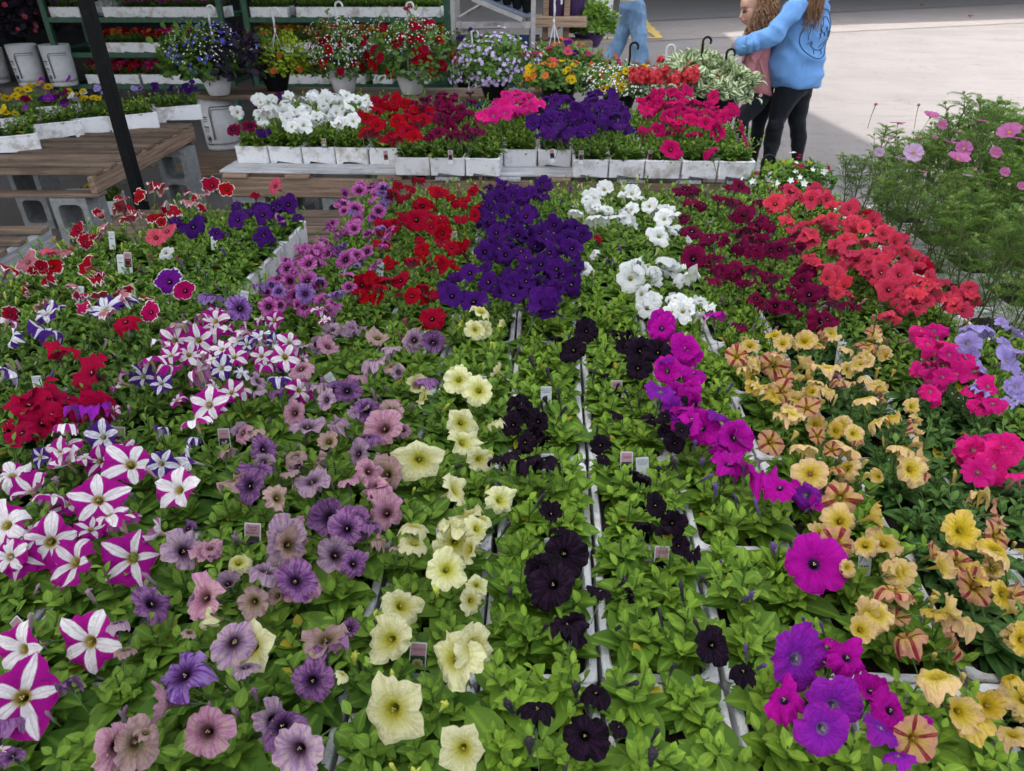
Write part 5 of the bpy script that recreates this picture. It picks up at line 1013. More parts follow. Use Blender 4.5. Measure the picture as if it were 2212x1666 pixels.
basket('basket of yellow petunias and white mist with a black hook', 1335, 246, 5.7, .27, LM['shade'], .04, 1000, dots=(([white_dot], 600, .0065, -.3),), blooms=(('q', 17, .042, -.2),), hk=(1362, 92, hook_k), mh=.42, seed=9, pot_mat=dark_plastic)
t, base = basket('basket of big red geranium heads with a clear hook', 1430, 250, 5.6, .22, LM['vari'], .05, 700, hk=(1441, 97, hook_g), mh=.40, seed=10, pot_mat=dark_plastic)
gm = simple('geranium_red', (.42, .004, .015), .6, .3, 200)
for k, (u, v, r_) in enumerate(((1377, 165, .062), (1412, 166, .066), (1458, 173, .064), (1491, 162, .066), (1427, 130, .02), (1437, 149, .024), (1388, 155, .04))):
    g = random.Random(k); c = PY(u, v, 5.45) - base; me = dots_mesh('flower_head', shell_pts((0, 0, 0), r_, r_, r_ * .85, int(70 * (r_ / .06) ** 1.5), g, -.7, 0), .020, [gm], 5, g); inst('flower_head', me, t, loc=c)
    bb = MB(); bb.ell((0, 0, 0), (r_ * .85, r_ * .85, r_ * .7), 12, 8); inst('flower_core', bb.mesh('flower_core', gm), t, loc=c)
basket('tall variegated cream and green basket with a black hook', 1500, 245, 5.75, .27, LM['vari'], .065, 1300, hk=(1520, 80, hook_k), mh=.62, seed=11, pot_mat=dark_plastic)
basket('variegated cream and green basket beside the girls with a grey hook', 1555, 255, 5.6, .21, LM['vari'], .06, 900, dots=(([PM['R']], 5, .03, -.2),), hk=(1571, 106, hook_k), mh=.62, seed=12, pot_mat=dark_plastic)
basket('low basket of white daisies and small pink flowers below the girls', 1690, 485, 3.75, .19, [LM['mid'], LM['blue']], .035, 900, dots=(([white_dot], 22, .020, .1), ([PM['h']], 16, .018, .2), ([PM['q']], 5, .014, .2)), hk=(1650, 336, hook_k), mh=.62, seed=13, pot_mat=dark_plastic, pot_r=.12)
block(1.53, 3.75, 0, 0, 'cinder block under the low daisy basket', .85)
t_ = empty('plank_bench', (.25, 6.2, .38), R(-2), 'low plank bench under the right hand baskets', 'bench')
for k in range(5): board(t_, 'deck_board', (0, -.6 + .26 * k, -.02), (2.7, .2, .036), wood_x)
for k, x in enumerate((-.8, 1.3)): block(x, 6.2, -.05, 0, f'cinder block under the {["left", "right"][k]} end of the low plank bench', 1.0)
# ------------------------------------------------------------------ green racks with trays
def rack(label, uL, uR, Y, zs, dep=.75):
    xl, xr = PY(uL, 112, Y).x, PY(uR, 112, Y).x; t = empty('green_rack', ((xl + xr) / 2, Y, 0), 0, label, 'plant rack', 'green plant racks'); hw = (xr - xl) / 2
    for sx in (-1, 1):
        for yy in (0, dep): b = MB(); b.box((0, 0, .9), (.055, .055, 1.8)); o = b.obj('upright', green_paint, t); o.location = (sx * hw, yy, 0)
        for z in zs: b = MB(); b.box((0, 0, 0), (.03, dep - .056, .03)); o = b.obj('side_rail', green_paint, t); o.location = (sx * hw, dep / 2, z + .028)
    for z in zs:
        b = MB(); b.box((0, 0, 0), (2 * hw - .06, dep, .020)); o = b.obj('shelf', green_paint, t); o.location = (0, dep / 2, z - .012)
        b = MB(); b.box((0, 0, 0), (2 * hw - .06, .022, .05)); o = b.obj('front_rail', green_paint, t); o.location = (0, -.014, z - .022)
    return t
zt = [PY(0, v, 8.7).z for v in (182, 114, 38)]
rack('left green metal rack with foam trays of impatiens', 122, 492, 8.7, zt); rack('right green metal rack with trays of marigolds', 545, 968, 8.7, zt)
def shelf_tray(u, lev, cols, n=26, leaf='shade', w_=1.25, what='', row=0, fz=.9, sz=.024):
    z = zt[lev]; x = PY(u, 112, 8.7).x; t = empty('flower_tray', (x, 8.88 + .3 * row, z + .10), 0, what, 'flower tray', 'foam trays on the green racks'); t.scale = (w_, w_, 1.1)
    inst('foam_box', rnd.choice(TRAY), t)
    if cols is not None:
        inst('foliage', rnd.choice(FOL['dense']), t, LM[leaf], scale=(1, 1, fz))
        if n:
            me = dots_mesh('small_blooms', [(Vector((rnd.uniform(-.09, .09), rnd.uniform(-.14, .14), rnd.uniform(.05, .11) * fz * 1.1)), (rnd.uniform(-.3, .3), -.6, .8)) for _ in range(n)], sz, [PM[c] for c in cols]); tag(inst('small_blooms', me, t), kind='stuff')
    return t
names = ['bottom', 'middle', 'top']
def fill(lev, us, cols, what, side, n=34, leaf='shade', fz=.9, sz=.030):
    for k, u in enumerate(us): shelf_tray(u, lev, cols, n, leaf, 1.2, f'tray of {what}, {ORD[k]} on the {names[lev]} shelf of the {side} rack', fz=fz, sz=sz)
fill(2, [152, 172], 'Hm', 'pink flowers by the post', 'left', 16); fill(2, [305, 342, 380, 418, 452], 'HGm', 'pink and mauve impatiens', 'left', 22)
fill(1, [242, 280, 322], 'RRT', 'red begonias', 'left', 22); fill(1, [390, 470], 'TR', 'orange begonias', 'left', 18)
fill(0, [190], 'RE', 'dark red flowers', 'left', 14, 'dark'); fill(0, [312, 347, 382, 420], 'HhQ', 'bright pink impatiens', 'left', 30)
fill(2, [575, 610, 672, 705, 738, 770, 802, 835, 868, 900, 935], '', 'green seedlings', 'right', 0, 'mid', 1.1); fill(1, [575, 612, 645, 690], 'qT', 'yellow marigolds', 'right', 44, 'shade', 1.3, .020); fill(1, [840, 875, 912, 946], 'qTq', 'golden marigolds', 'right', 26, 'shade', 1.3)
fill(0, [600, 640, 680, 760, 820, 900], 'TqR', 'orange marigolds', 'right', 20)
fill(2, [265, 475], 'GH', 'mauve impatiens at the back', 'left', 20); fill(1, [355, 430], 'RH', 'red and pink begonias', 'left', 26); fill(0, [230, 262, 455], 'hR', 'rose impatiens', 'left', 26); fill(1, [728, 768, 806], 'qT', 'marigolds behind the baskets', 'right', 34, 'shade', 1.3)
b = MB(); g = random.Random(4); b.ell((0, 0, .08), (.2, .14, .10), 16, 12); b.v = [(x * (1 + g.uniform(-.12, .12)), y * (1 + g.uniform(-.12, .12)), max(0, z * (1 + g.uniform(-.2, .2)))) for x, y, z in b.v]
o = b.obj('plastic_bag', simple('bag_film', (.30, .31, .32), .3, .2, 20), None, False); o.location = (PY(233, 38, 8.7).x, 8.85, zt[2]); tag(o, 'crumpled clear plastic bag on the top shelf of the left green rack', 'plastic bag')
# red begonia mass at far left top
basket('dark leaved begonia with small coral flowers at the top left', 40, 95, 9.3, .52, LM['black'], .08, 1200, pot_mat=dark_plastic, dots=(([PM['Q'], PM['e']], 80, .03, -.3),), mh=.75, seed=21, name='begonia_plant', cat='begonia', group=None)
# rusty white metal rack with sloped seedling tray
rust = simple('rusty_white_paint', (.34, .33, .33), .6, .15, 12, dirt=(.20, .07, .03), dirt_amt=.9)
t = empty('metal_rack', PY(1065, 190, 7.9), 0, 'rusty white metal rack with a sloping tray of pots', 'metal rack'); tl = t.location
tl.z = 0; t.location = tl
def bar(par, name, p, q, w_, mat):
    b = MB(); b.tube([p - tl, q - tl], w_, 4); return b.obj(name, mat, par)
for u in (981, 1151):
    for dy in (0, .7): bar(t, 'upright', Vector((PY(u, 100, 7.9).x, 7.9 + dy, 0)), Vector((PY(u, 100, 7.9).x, 7.9 + dy, 1.8)), .032, rust)
bar(t, 'cross_beam', PY(986, 54, 7.9), PY(1146, 54, 7.9), .038, rust); bar(t, 'cross_beam', PY(1020, -2, 7.86), PY(1128, 43, 7.86), .026, rust); bar(t, 'brace', PY(990, 40, 8.2), PY(1050, 5, 8.5), .02, rust)
inst('lettering', text_mesh('LAMBERT', .05, simple('faded_letters', (.16, .16, .16), .8)), t, loc=PY(1068, 53, 7.868) - tl, rot=(R(90), 0, 0))
pw = simple('pot_tray_grey', (.16, .19, .26), .5, .1)
a_, b_ = PY(1040, -4, 7.95), PY(1150, 38, 7.95); b = MB(); d = b_ - a_
b.add([a_ - tl, b_ - tl, b_ - tl + Vector((0, .5, .06)), a_ - tl + Vector((0, .5, .06)), a_ - tl - Vector((0, 0, .02)), b_ - tl - Vector((0, 0, .02)), b_ - tl + Vector((0, .5, .04)), a_ - tl + Vector((0, .5, .04))], [(0, 1, 2, 3), (4, 7, 6, 5), (0, 4, 5, 1), (1, 5, 6, 2), (2, 6, 7, 3), (3, 7, 4, 0)])
b.obj('sloping_tray', pw, t)
for k in range(5):
    for r_ in range(2):
        p = a_ + d * ((k + .5) / 5) - tl + Vector((0, .12 + .25 * r_, .02)); o = inst('seedling_pot', pot_mesh(.065, .11, dark_plastic), t, loc=p); mound('foliage', o, (0, 0, .13), .08, .08, .07, 70, .04, LM['shade'], rnd, -.1)
b = MB(); b.box((0, 0, .45), (1.0, .05, .9)); o = b.obj('blue_panel', simple('blue_tarp', (.03, .07, .15), .7, .4, 6)); o.location = (PY(1070, 100, 8.8).x, 8.85, 0); tag(o, 'dark blue panel standing behind the rusty rack', 'panel')
# wooden rack with purple pots to its right
t = empty('wooden_rack', PY(1235, 95, 8.4), 0, 'wooden rack with plants right of the rusty metal rack', 'wooden rack'); tl = t.location; tl.z = 0; t.location = tl
for u in (1178, 1285 - 62): board(t, 'post', Vector((PY(u, 60, 8.4).x, 8.4, .75)) - tl, (.06, .09, 1.5), wood_new)
board(t, 'shelf_board', PY(1200, 45, 8.4) - tl, (.62, .5, .09), wood_new); board(t, 'lower_shelf', PY(1215, 92, 8.4) - tl, (.6, .5, .06), wood_y)
purp = simple('purple_pot', (.05, .02, .10), .5, .2)
for k, (u, v, Y, r_, pm, mt, lb) in enumerate(((1200, 35, 8.45, .14, purp, 'shade', 'purple pot of pink flowers on the wooden rack'), (1240, 33, 8.5, .14, purp, 'shade', 'right hand purple pot on the wooden rack'))):
    g = random.Random(k); p = PY(u, v, Y); tt = empty('plant_pot', p, 0, lb, 'plant pot'); inst('pot', pot_mesh(r_, .24, pm), tt); mound('foliage', tt, (0, 0, .3), .2, .2, .2, 260, .05, LM[mt], g)
basket('bushy green plant in a purple pot beside the walkway', 1272, 102, 8.6, .26, LM['mid'], .06, 900, pot_mat=purp, pot_r=.17, pot_h=.13, mh=.85, seed=31, name='potted_plant', cat='potted plant', group=None, spill=-.3)
tall = MB(); g = random.Random(8)
for k in range(60): a = g.uniform(0, 6.28); x = g.uniform(-.05, .05); tall.tube([(x, 0, .2), (x + .06 * math.cos(a), .06 * math.sin(a), .5), (x + .16 * math.cos(a), .16 * math.sin(a), .8)], [.006, .004, .001], 3, cap=False)
tt = empty('grass_pot', PY(1245, 70, 9.0), 0, 'pot of tall grassy stems behind the bushy green plant', 'potted grass'); inst('pot', pot_mesh(.12, .22, purp), tt); tall.obj('grass_blades', LM['shade'], tt)
p = P(1303, 40, 0); t = empty('storage_bin', p, 0, 'white ribbed bin standing on the pavement beyond the bushy green plant', 'storage bin')
b = MB(); b.lathe([(0, 0), (.27, 0), (.28, .03), (.30, .2), (.285, .22), (.31, .5), (.33, .85), (0, .85)], 24); b.obj('shell', white_plastic, t, True)
b = MB(); b.tube([(.02, -.305, .3), (.1, -.29, .3)], .02, 4); b.tube([(-.1, -.3, .4), (-.06, -.305, .4)], .02, 4); b.obj('printed_label', ink_m, t)
# fallen petals
for k, (u, v) in enumerate(((1791 - 120 + 0, 24), (1864, 37))):
    u = [1671 + 0, 1860][k]; u = [1659 + 1328 / 4, 1659 + 1745 / 4][k]; v = [51 / 4, 150 / 4][k]
    p = P(u, v, .02); o = inst('fallen_blossom', LOW['ruffle'][0], None, PM['R'], p + Vector((0, 0, .06)), (0, 0, 0), .09); tag(o, f'fallen red blossom on the pavement, {["farther", "nearer"][k]} of two', 'fallen flower')
# ------------------------------------------------------------------ people
def remesh(b, name, mat, voxel=.010, smooth=4, parent=None, fold=0, fs=1.0):
    me = b.mesh('tmp', mat); o = bpy.data.objects.new('tmp', me); link(o)
    m = o.modifiers.new('r', 'REMESH'); m.mode = 'VOXEL'; m.voxel_size = voxel; m.use_smooth_shade = True
    s_ = o.modifiers.new('s', 'SMOOTH'); s_.factor = .5; s_.iterations = smooth
    dg = bpy.context.evaluated_depsgraph_get(); me2 = bpy.data.meshes.new_from_object(o.evaluated_get(dg)); bpy.data.objects.remove(o)
    if fold:
        from mathutils import noise as mn
        for v, n_ in zip(me2.vertices, [v.normal.copy() for v in me2.vertices]):
            q = v.co; s1 = mn.noise(Vector((q.x * 6 + q.z * 5, q.y * 6, q.z * 9)) * fs); s2 = mn.noise(Vector((q.x * 15 - q.z * 8, q.y * 15, q.z * 20 + 7)) * fs)
            v.co = q + n_ * fold * ((1 - abs(s1) * 3.2) + .45 * s2)
    me2.name = name; me2.materials.clear(); me2.materials.append(mat); me2.polygons.foreach_set('use_smooth', [True] * len(me2.polygons))
    return inst(name, me2, parent)
def loft(b, secs, n=28, yaw=0.0, wr=0.0, g=None):
    vs = []; K = len(secs)
    for k, (c, rx, ry) in enumerate(secs):
        for j in range(n):
            a = 2 * math.pi * j / n; w_ = 1 + wr * math.sin(a * 3 + k * 1.9) * math.sin(k * 1.3 + a * 2)
            x, y = rx * w_ * math.cos(a), ry * w_ * math.sin(a); vs.append(c + Vector((x * math.cos(yaw) - y * math.sin(yaw), x * math.sin(yaw) + y * math.cos(yaw), 0)))
    fs = [(k * n + j, k * n + (j + 1) % n, (k + 1) * n + (j + 1) % n, (k + 1) * n + j) for k in range(K - 1) for j in range(n)] + [tuple(range(n))[::-1], tuple(range((K - 1) * n, K * n))]
    b.add(vs, fs)
def fabric(name, c, var=.12, sc1=14, bump=.5, rough=.85, wv=None):
    m = NT(name); ob = m.obj(); f = m.noise(sc1, 5, m.scale(ob, 1, 1, .55), .6); f2 = m.noise(420, 2, ob)
    m.col(m.mix(m.ss(f, .3, .7), tuple(q * (1 - var) for q in c), tuple(min(1, q * (1 + var)) for q in c))); m.rough(rough); m.b.inputs['Specular IOR Level'].default_value = .15
    m.b.inputs['Sheen Weight'].default_value = .08
    m.bump(m.math('ADD', m.math('MULTIPLY', f, 1.0), m.math('MULTIPLY', f2, .12)), bump, .02); return m.mat
skin = simple('skin', (.56, .33, .25), .5, .06, 18); black_cloth = fabric('black_leggings', (.006, .008, .011), .25, 20, .3, .75); hood_blue = fabric('blue_sweatshirt', (.14, .31, .62), .08, 9, .8)
pink_top = fabric('dusty_pink_top', (.46, .19, .21), .08, 9, .8); shoe_w = simple('white_shoe', (.6, .58, .58), .5, .1); hair_b = simple('brown_hair', (.22, .115, .055), .45, .45, 60); hair_c = simple('curly_light_brown_hair', (.24, .125, .062), .5, .5, 60)
def PX(p): return depth(p) / F
def tubes(b, L, n=14):
    pts = [PY(*l[:3]) for l in L]; b.tube(pts, [l[3] * PX(p) if not isinstance(l[3], tuple) else (l[3][0] * PX(p), l[3][1] * PX(p)) for l, p in zip(L, pts)], n)
def hand(b, wrist, d, r_, g, curl=.4):
    """palm plus five tapering fingers, thumb off the side"""
    d = d.normalized(); side = d.cross(Vector((0, -1, 0))).normalized(); nn = side.cross(d)
    b.tube([wrist, wrist + d * r_ * .5, wrist + d * r_ * 1.1], [(r_ * .38, r_ * .26), (r_ * .52, r_ * .26), (r_ * .5, r_ * .22)], 10)
    for k in range(4):
        o_ = (k - 1.5) * r_ * .25; p = wrist + d * r_ * 1.05 + side * o_; ln = r_ * (.75, .9, .85, .65)[k]
        b.tube([p, p + d * ln * .45 + nn * curl * ln * .15, p + d * ln * .8 + nn * curl * ln * .5, p + d * ln * .95 + nn * curl * ln * .8], [r_ * .13, r_ * .12, r_ * .10, r_ * .07], 7)
    p = wrist + d * r_ * .35 + side * r_ * .42
    b.tube([p, p + side * r_ * .25 + d * r_ * .3, p + side * r_ * .28 + d * r_ * .65], [r_ * .15, r_ * .13, r_ * .08], 7)
def shoe(name, u, v, Y, yaw, L_, mat, parent):
    p = PY(u, v, Y); p.z = 0; b = MB(); M = Matrix.Rotation(yaw, 3, 'Z')
    b.box((0, 0, .012), (L_, L_ * .38, .024), bev=.01); b.ell((-L_ * .18, 0, .05), (L_ * .32, L_ * .19, .05), 14, 8); b.ell((L_ * .2, 0, .065), (L_ * .24, L_ * .18, .075), 14, 8)
    b.v = [tuple(M @ Vector(q) + p) for q in b.v]; return remesh(b, name, mat, .008, 2, parent)
def girl(u, v, Y, label):
    p = PY(u, v, Y); t = empty('person', (p.x, p.y, 0), 0, label, 'person'); return t
def reparent(t):
    for o in list(t.children): o.matrix_parent_inverse = Matrix.Translation(-t.location)
# ---- older girl, seen from the back left, arm round the smaller one
t = girl(1700, 385, 6.1, 'older girl in a blue sweatshirt and black leggings with her arm round the younger one')
b = MB(); hc = PY(1772, -52, 6.15); b.ell(hc, (.115, .095, .135), 18, 12); b.ell(hc + Vector((-.07, 0, -.05)), (.06, .06, .08), 12, 8); b.ell(hc + Vector((-.125, 0, -.03)), (.018, .014, .02), 8, 6)
b.tube([PY(1755, 2, 6.15), hc + Vector((0, 0, -.06))], .055, 12); b.ell(hc + Vector((.0, -.095, -.02)), (.022, .012, .032), 8, 6)
tubes(b, [(1750, 30, 6.15, 34), (1722, 120, 6.15, 38), (1716, 180, 6.15, 36)])
tubes(b, [(1700, 190, 6.1, 22), (1677, 262, 6.08, 13), (1668, 305, 6.05, 13), (1660, 360, 6.0, 8), (1656, 378, 6.0, 7)]); tubes(b, [(1728, 190, 6.22, 22), (1722, 262, 6.2, 13), (1725, 300, 6.2, 12), (1722, 352, 6.15, 8), (1727, 376, 6.12, 7)])
tubes(b, [(1706, 22, 5.98, 14), (1668, 76, 5.9, 12), (1612, 98, 5.98, 9)])
wr = PY(1606, 97, 6.05); hand(b, wr, Vector((-.25, .9, -.1)), .075, rnd, .6)
remesh(b, 'body', skin, .010, 3, t)
b = MB(); S_ = [(1717, 186, 6.15, 49, 45), (1717, 178, 6.15, 53, 47), (1717, 170, 6.15, 55, 48), (1717, 160, 6.15, 60, 50), (1719, 135, 6.15, 59, 49), (1724, 100, 6.15, 58, 48), (1731, 65, 6.15, 57, 48), (1738, 35, 6.15, 52, 46), (1745, 12, 6.15, 42, 42), (1752, -4, 6.15, 28, 30), (1757, -16, 6.15, 20, 20)]
loft(b, [(PY(u, v, Y), rx * PX(PY(u, v, Y)), ry * PX(PY(u, v, Y))) for u, v, Y, rx, ry in S_], 32, 0, .018)
tubes(b, [(1728, 8, 6.0, 18), (1708, 24, 5.93, 24), (1690, 50, 5.88, 22), (1672, 76, 5.86, 20), (1655, 82, 5.88, 21), (1640, 86, 5.90, 19), (1628, 92, 5.92, 20), (1616, 96, 5.95, 18), (1608, 98, 5.98, 19), (1602, 100, 6.05, 17), (1604, 100, 6.12, 14)])
for k, (u0, v0, u1, v1, r_) in enumerate(((1612, 80, 1620, 112, 5), (1626, 76, 1634, 110, 5), (1642, 66, 1650, 104, 5), (1600, 88, 1606, 114, 4), (1658, 60, 1672, 98, 4))):
    p, q = PY(u0, v0, 5.86), PY(u1, v1, 5.86); m_ = (p + q) / 2 + Vector((0, -.035, 0)); b.tube([p, m_, q], [.008, r_ * .0038, .008], 8)
b.tube([PY(1734, -2, 6.1), PY(1752, -14, 6.02), PY(1776, -16, 6.08), PY(1780, -6, 6.2)], [.04, .055, .06, .045], 10)
hood = remesh(b, 'sweatshirt', hood_blue, .011, 3, t, .011, .8)
b = MB(); tubes(b, [(1712, 176, 6.15, 44), (1702, 200, 6.1, 31), (1690, 228, 6.08, 24), (1676, 262, 6.06, 17.5), (1672, 285, 6.05, 18), (1667, 310, 6.05, 17.5), (1661, 345, 6.0, 11), (1659, 362, 6.0, 10)]); tubes(b, [(1718, 176, 6.18, 44), (1727, 200, 6.22, 27), (1724, 235, 6.21, 21), (1721, 262, 6.2, 18), (1726, 300, 6.2, 16.5), (1722, 335, 6.17, 12), (1721, 352, 6.15, 12), (1725, 362, 6.13, 9)])
for v0 in (262, 268, 276): b.tube([PY(1662, v0, 5.99), PY(1676, v0 + 3, 5.985), PY(1692, v0 - 2, 6.0)], .012, 6)
remesh(b, 'leggings', black_cloth, .010, 2, t, .004)
b = MB(); tubes(b, [(1726, 358, 6.13, 8), (1731, 370, 6.1, 8.5)], 10); remesh(b, 'sock', simple('pink_sock', (.6, .25, .28), .8), .008, 1, t)
shoe('shoe', 1734, 382, 6.06, R(-12), .24, shoe_w, t); shoe('shoe', 1652, 374, 6.0, R(170), .24, shoe_w, t)
def hair(name, mat, root, n, ln, spread, wav, r_, g, down=1.0, cap_r=None, c=None, parent=None, cent=(0, 0, 0)):
    b = MB()
    if cap_r: b.ell(c, cap_r, 20, 12)
    for k in range(n):
        p = Vector(root(g)); d = Vector((g.uniform(-spread, spread), g.uniform(-spread, spread), -down)).normalized(); l_ = ln * g.uniform(.7, 1.1); ph = g.uniform(0, 6.28); pts = []; m_ = 12
        for i in range(m_):
            q = i / (m_ - 1); a = ph + q * l_ / .05 * 2.2; am = wav * min(1, q * 2.5)
            pts.append(p + d * l_ * q + Vector((math.cos(a) * am, math.sin(a) * am * .8, 0)))
        b.tube(pts, [r_ * (1 - .6 * (i / m_) ** 2) for i in range(m_)], 5)
    return b.obj(name, mat, parent, True)
g = random.Random(2)
hair('hair', hair_b, lambda g: PY(1772 + g.uniform(-16, 16), -70, 6.02 + g.uniform(-.02, .10)) + Vector((0, -.05, 0)), 330, .40, .075, .005, .003, g, 1, (.125, .105, .14), hc + Vector((.02, .0, .012)), t)
# printed emblem laid on the back of the sweatshirt
dg = bpy.context.evaluated_depsgraph_get(); bv = BVHTree.FromPolygons([v.co for v in hood.data.vertices], [p.vertices for p in hood.data.polygons])
dirE = Vector((-.62, .78, -.12)).normalized()
cE = PY(1778, 74, 6.0) ; exE = Vector((.80, .60, 0)).normalized(); ezE = Vector((0, 0, 1))
def on_back(x, y):
    o_ = cE + exE * x + ezE * y - dirE * .6; h_ = bv.ray_cast(o_, dirE); return (h_[0] + h_[1] * .0025) if h_[0] else None
eb = MB()
def stroke(pts, r_=.0028):
    q = [on_back(x, y) for x, y in pts]; q = [p for p in q if p is not None]
    if len(q) > 1 and all((q[i + 1] - q[i]).length < .12 for i in range(len(q) - 1)): eb.tube(q, r_, 5)
stroke([(.15 * math.cos(a), .172 * math.sin(a)) for a in np.linspace(0, 6.283, 40)], .0035)
stroke([(.108 * math.cos(a), .12 * math.sin(a) + .02) for a in np.linspace(1.9, 3.6, 14)], .0028)
stroke([(.05 * math.cos(a) + .03, .10 * math.sin(a) + .02) for a in np.linspace(-.2, 3.1, 16)], .0028)
stroke([(.075 * math.cos(a), .06 * math.sin(a) - .05) for a in np.linspace(3.3, 6.1, 16)], .003)
stroke([(-.095, -.06), (-.07, -.045), (-.062, -.07)]); stroke([(.0, -.09), (.06, -.05), (.10, -.03)])
for (x0, y0) in ((-.02, .035), (.01, .015), (-.03, .005), (.03, .05)): stroke([(x0, y0), (x0 + .012, y0 - .02), (x0 + .004, y0 - .03)], .005)
for k, ch in enumerate('I S'):
    x0 = -.045 + .035 * k
    if ch == 'I': stroke([(x0, -.105), (x0, -.135)])
    elif ch == 'S': stroke([(x0 + .014, -.108), (x0, -.106), (x0 - .002, -.118), (x0 + .013, -.124), (x0 + .012, -.137), (x0 - .003, -.138)])
stroke([(.062 + .012 * math.cos(a), .0 + .02 * math.sin(a)) for a in np.linspace(0, 6.283, 12)]); stroke([(.09, .02), (.11, .02), (.095, -.02)])
if eb.v: eb.obj('printed_emblem', simple('emblem_ink', (.012, .045, .12), .7, .1), t)
reparent(t)
# ---- younger girl in profile
t = girl(1635, 370, 6.2, 'younger curly haired girl in a dusty pink top and black leggings')
b = MB(); Yh = 6.2; s_ = PX(PY(1630, 20, Yh))
def E(u, v, rx, ry, rz_, Y=Yh): b.ell(PY(u, v, Y), (rx * s_, ry * s_, rz_ * s_), 16, 10)
E(1638, 0, 34, 28, 36); E(1620, 24, 16, 22, 26); E(1616, 38, 10, 15, 14); E(1611, 47, 6, 8, 6); E(1608, 8, 7, 18, 14)
b.tube([PY(1604, 22, Yh), PY(1601.5, 32, Yh), PY(1599.5, 37, Yh), PY(1604, 40, Yh)], [3.4 * s_, 3.6 * s_, 4.2 * s_, 3.2 * s_], 8)
E(1604.5, 43.5, 3.4, 6, 2.2); E(1605, 47, 3.4, 5.5, 2.4); E(1617, 36, 8, 20, 9, Yh); E(1634, 22, 3, 31, 8)
b.tube([PY(1627, 40, Yh), PY(1633, 78, Yh)], [16 * s_, 15 * s_], 12)
tubes(b, [(1636, 90, 6.2, 24), (1635, 150, 6.2, 24), (1640, 200, 6.2, 22)]); tubes(b, [(1630, 96, 6.08, 9), (1616, 150, 6.05, 8), (1608, 205, 6.02, 7)])
hand(b, PY(1608, 203, 6.02), Vector((.02, -.05, -1)), 12 * s_, g, .5)
tubes(b, [(1640, 205, 6.15, 17), (1603, 262, 6.05, 11), (1602, 340, 6.1, 7)]); tubes(b, [(1648, 208, 6.28, 17), (1636, 280, 6.25, 11), (1622, 352, 6.25, 7)])
remesh(b, 'body', skin, .0065, 3, t)
b = MB(); p = PY(1607.5, 26.5, Yh - .062); b.ell(p, (4.2 * s_, .008, 2.2 * s_), 8, 6); b.tube([PY(1604, 23.5, Yh - .064), PY(1609, 22, Yh - .07), PY(1614, 25, Yh - .078)], .0035, 5); b.obj('eye', simple('dark_lashes', (.05, .025, .02), .5), t, True)
b = MB(); b.tube([PY(1603, 17, Yh - .055), PY(1609, 14.5, Yh - .07), PY(1616, 17, Yh - .085)], .004, 5); b.obj('eyebrow', hair_c, t, True)
b = MB(); b.tube([PY(1602.5, 45, Yh - .02), PY(1607, 45.5, Yh - .055), PY(1611, 43.5, Yh - .068)], .0038, 6); b.obj('lips', simple('lip_red', (.42, .12, .11), .5), t, True)
b = MB(); S_ = [(1640, 206, 6.2, 25, 26), (1638, 198, 6.2, 29, 29), (1636, 170, 6.2, 30, 30), (1634, 140, 6.2, 30, 30), (1634, 112, 6.2, 30, 30), (1636, 90, 6.2, 27, 29), (1635, 76, 6.2, 21, 24), (1631, 64, 6.2, 15, 17)]
loft(b, [(PY(u, v, Y), rx * PX(PY(u, v, Y)), ry * PX(PY(u, v, Y))) for u, v, Y, rx, ry in S_], 28, 0, .02)
tubes(b, [(1636, 90, 6.10, 14), (1628, 112, 6.05, 14.5), (1619, 145, 6.0, 14), (1614, 172, 5.99, 13.5), (1611, 192, 6.0, 13), (1609, 199, 6.01, 10)])
for (u0, v0, u1, v1) in ((1622, 120, 1632, 138), (1608, 160, 1622, 168), (1604, 180, 1620, 184), (1640, 128, 1652, 170)): b.tube([PY(u0, v0, 5.97), PY((u0 + u1) / 2, (v0 + v1) / 2 + 2, 5.955), PY(u1, v1, 5.98)], .011, 6)
remesh(b, 'pink_top', pink_top, .009, 3, t, .007)
b = MB(); tubes(b, [(1642, 196, 6.2, 27), (1630, 222, 6.15, 23), (1614, 244, 6.1, 19), (1602, 262, 6.05, 16), (1601, 290, 6.07, 14), (1602, 325, 6.1, 10), (1603, 345, 6.1, 9)]); tubes(b, [(1645, 196, 6.22, 27), (1647, 235, 6.27, 19), (1637, 278, 6.25, 14), (1634, 300, 6.25, 14.5), (1627, 335, 6.25, 10), (1624, 352, 6.25, 9)])
remesh(b, 'leggings', black_cloth, .010, 2, t, .004)
shoe('shoe', 1606, 352, 6.1, R(0), .2, shoe_w, t); shoe('shoe', 1622, 362, 6.25, R(5), .2, shoe_w, t)
b = MB(); b.ell(PY(1657, -5, 6.2), (27 * s_, 31 * s_, 36 * s_), 20, 12); b.ell(PY(1655, 28, 6.2), (17 * s_, 26 * s_, 30 * s_), 14, 10)
for k in range(420):
    u = g.uniform(1640, 1680); yy = g.uniform(-.12, .06); v = -42 + abs(u - 1650) * .5 + g.uniform(0, 12); p = PY(u, v, 6.2 + yy); l_ = g.uniform(.22, .36) if u > 1630 else g.uniform(.03, .06); ph = g.uniform(0, 6.3); pts = []
    if u > 1630 and u < 1648: pts = []
    c0 = PY(1664, -2, 6.2); m_ = 14
    for i in range(m_):
        q = i / (m_ - 1); z = p.z - l_ * q * 1.05; a = ph + q * 13; off = Vector(((p.x - c0.x) * (.25 if p.x > c0.x else .05) * q + .016 * math.cos(a), (-.07 if yy < 0 else .04) * math.sin(min(1, q * 1.3) * 1.9) + .014 * math.sin(a), 0)); pts.append(Vector((p.x, p.y, z)) + off)
    b.tube(pts, [.0042] * 10 + [.004, .0035, .003, .002], 4)
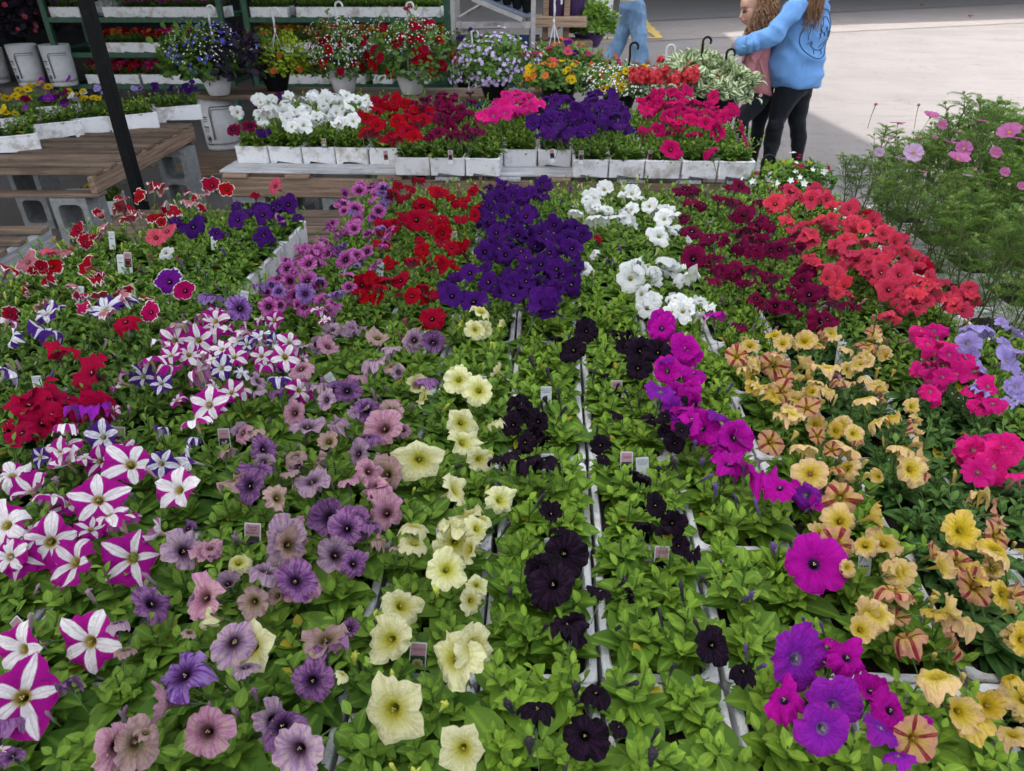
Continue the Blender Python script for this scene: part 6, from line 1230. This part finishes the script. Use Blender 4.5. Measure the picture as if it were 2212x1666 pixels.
for k in range(26):
    p = PY(g.uniform(1618, 1640), g.uniform(40, 56), 6.08 + g.uniform(-.02, .05)); ph = g.uniform(0, 6.3); pts = [p + Vector((.016 * math.cos(ph + i * .8) - .004 * i, .012 * math.sin(ph + i * .8), -.014 * i)) for i in range(9)]
    b.tube(pts, [.0065] * 6 + [.005, .004, .002], 5)
b.obj('hair', hair_c, t, True); reparent(t)
# ---- walking person in wide jeans, cut off by the frame above the hips
denim = fabric('washed_denim', (.14, .24, .38), .25, 7, .9); knit = fabric('beige_jumper', (.5, .42, .38), .08, 20, .4)
t = girl(1350, 142, 14.0, 'walking person in wide light blue jeans and brown shoes')
b = MB(); hp = PY(1368, -70, 14); k_ = PX(PY(1365, 20, 14)); b.ell(PY(1368, -122, 14), (13 * k_, 11 * k_, 16 * k_), 14, 10); b.tube([PY(1367, -108, 14), PY(1367, -92, 14)], 6 * k_, 10)
b.tube([PY(1367, -90, 14), PY(1366, -50, 14), PY(1364, -5, 14), PY(1364, 15, 14)], [18 * k_, 20 * k_, 18 * k_, 18 * k_], 14)
for sx, Y in ((-1, 13.85), (1, 14.15)): b.tube([PY(1367 + sx * 4, -88, Y), PY(1367 + sx * 16, -45, Y), PY(1367 + sx * 24, -12, Y)], [7 * k_, 6 * k_, 4 * k_], 10); hand(b, PY(1367 + sx * 24, -12, Y), Vector((0, -.1, -1)), 7 * k_, g)
tubes(b, [(1358, 15, 14.1, 10), (1346, 75, 14.1, 7), (1322, 132, 14.1, 5)]); tubes(b, [(1370, 15, 13.9, 10), (1382, 75, 13.9, 7), (1384, 136, 13.9, 5)])
remesh(b, 'body', skin, .02, 2, t)
b = MB(); tubes(b, [(1364, 2, 14, 21), (1362, 14, 14.0, 24), (1358, 30, 14.05, 21), (1350, 60, 14.1, 17), (1338, 90, 14.1, 15.5), (1324, 118, 14.1, 16), (1317, 136, 14.1, 17)]); tubes(b, [(1366, 2, 14, 21), (1370, 16, 14.0, 24), (1376, 40, 13.95, 20), (1381, 80, 13.9, 17), (1383, 115, 13.9, 18), (1384, 139, 13.9, 20)])
remesh(b, 'jeans', denim, .018, 2, t, .009, .5)
b = MB(); loft(b, [(PY(1364, 6, 14), 24 * k_, 20 * k_), (PY(1364, -4, 14), 25 * k_, 21 * k_), (PY(1366, -50, 14), 23 * k_, 20 * k_), (PY(1367, -88, 14), 18 * k_, 18 * k_), (PY(1367, -94, 14), 8 * k_, 8 * k_)])
for sx, Y in ((-1, 13.85), (1, 14.15)): b.tube([PY(1367 + sx * 8, -86, Y), PY(1367 + sx * 17, -45, Y), PY(1367 + sx * 24, -14, Y)], [9 * k_, 8.5 * k_, 6.5 * k_], 10)
remesh(b, 'jumper', knit, .02, 2, t)
b = MB(); b.ell(PY(1369, -124, 14), (15 * k_, 13 * k_, 17 * k_), 14, 10); b.tube([PY(1376, -124, 14), PY(1380, -95, 14)], [10 * k_, 6 * k_], 8); b.obj('hair', hair_b, t, True)
brown = simple('brown_shoe', (.16, .09, .06), .6)
b0 = shoe('shoe', 1318, 143, 14.0, R(0), .34, brown, t); shoe('shoe', 1386, 146, 13.8, R(0), .34, brown, t); reparent(t)
# ---- white car at the far side of the road, only its wheel side reaches the frame
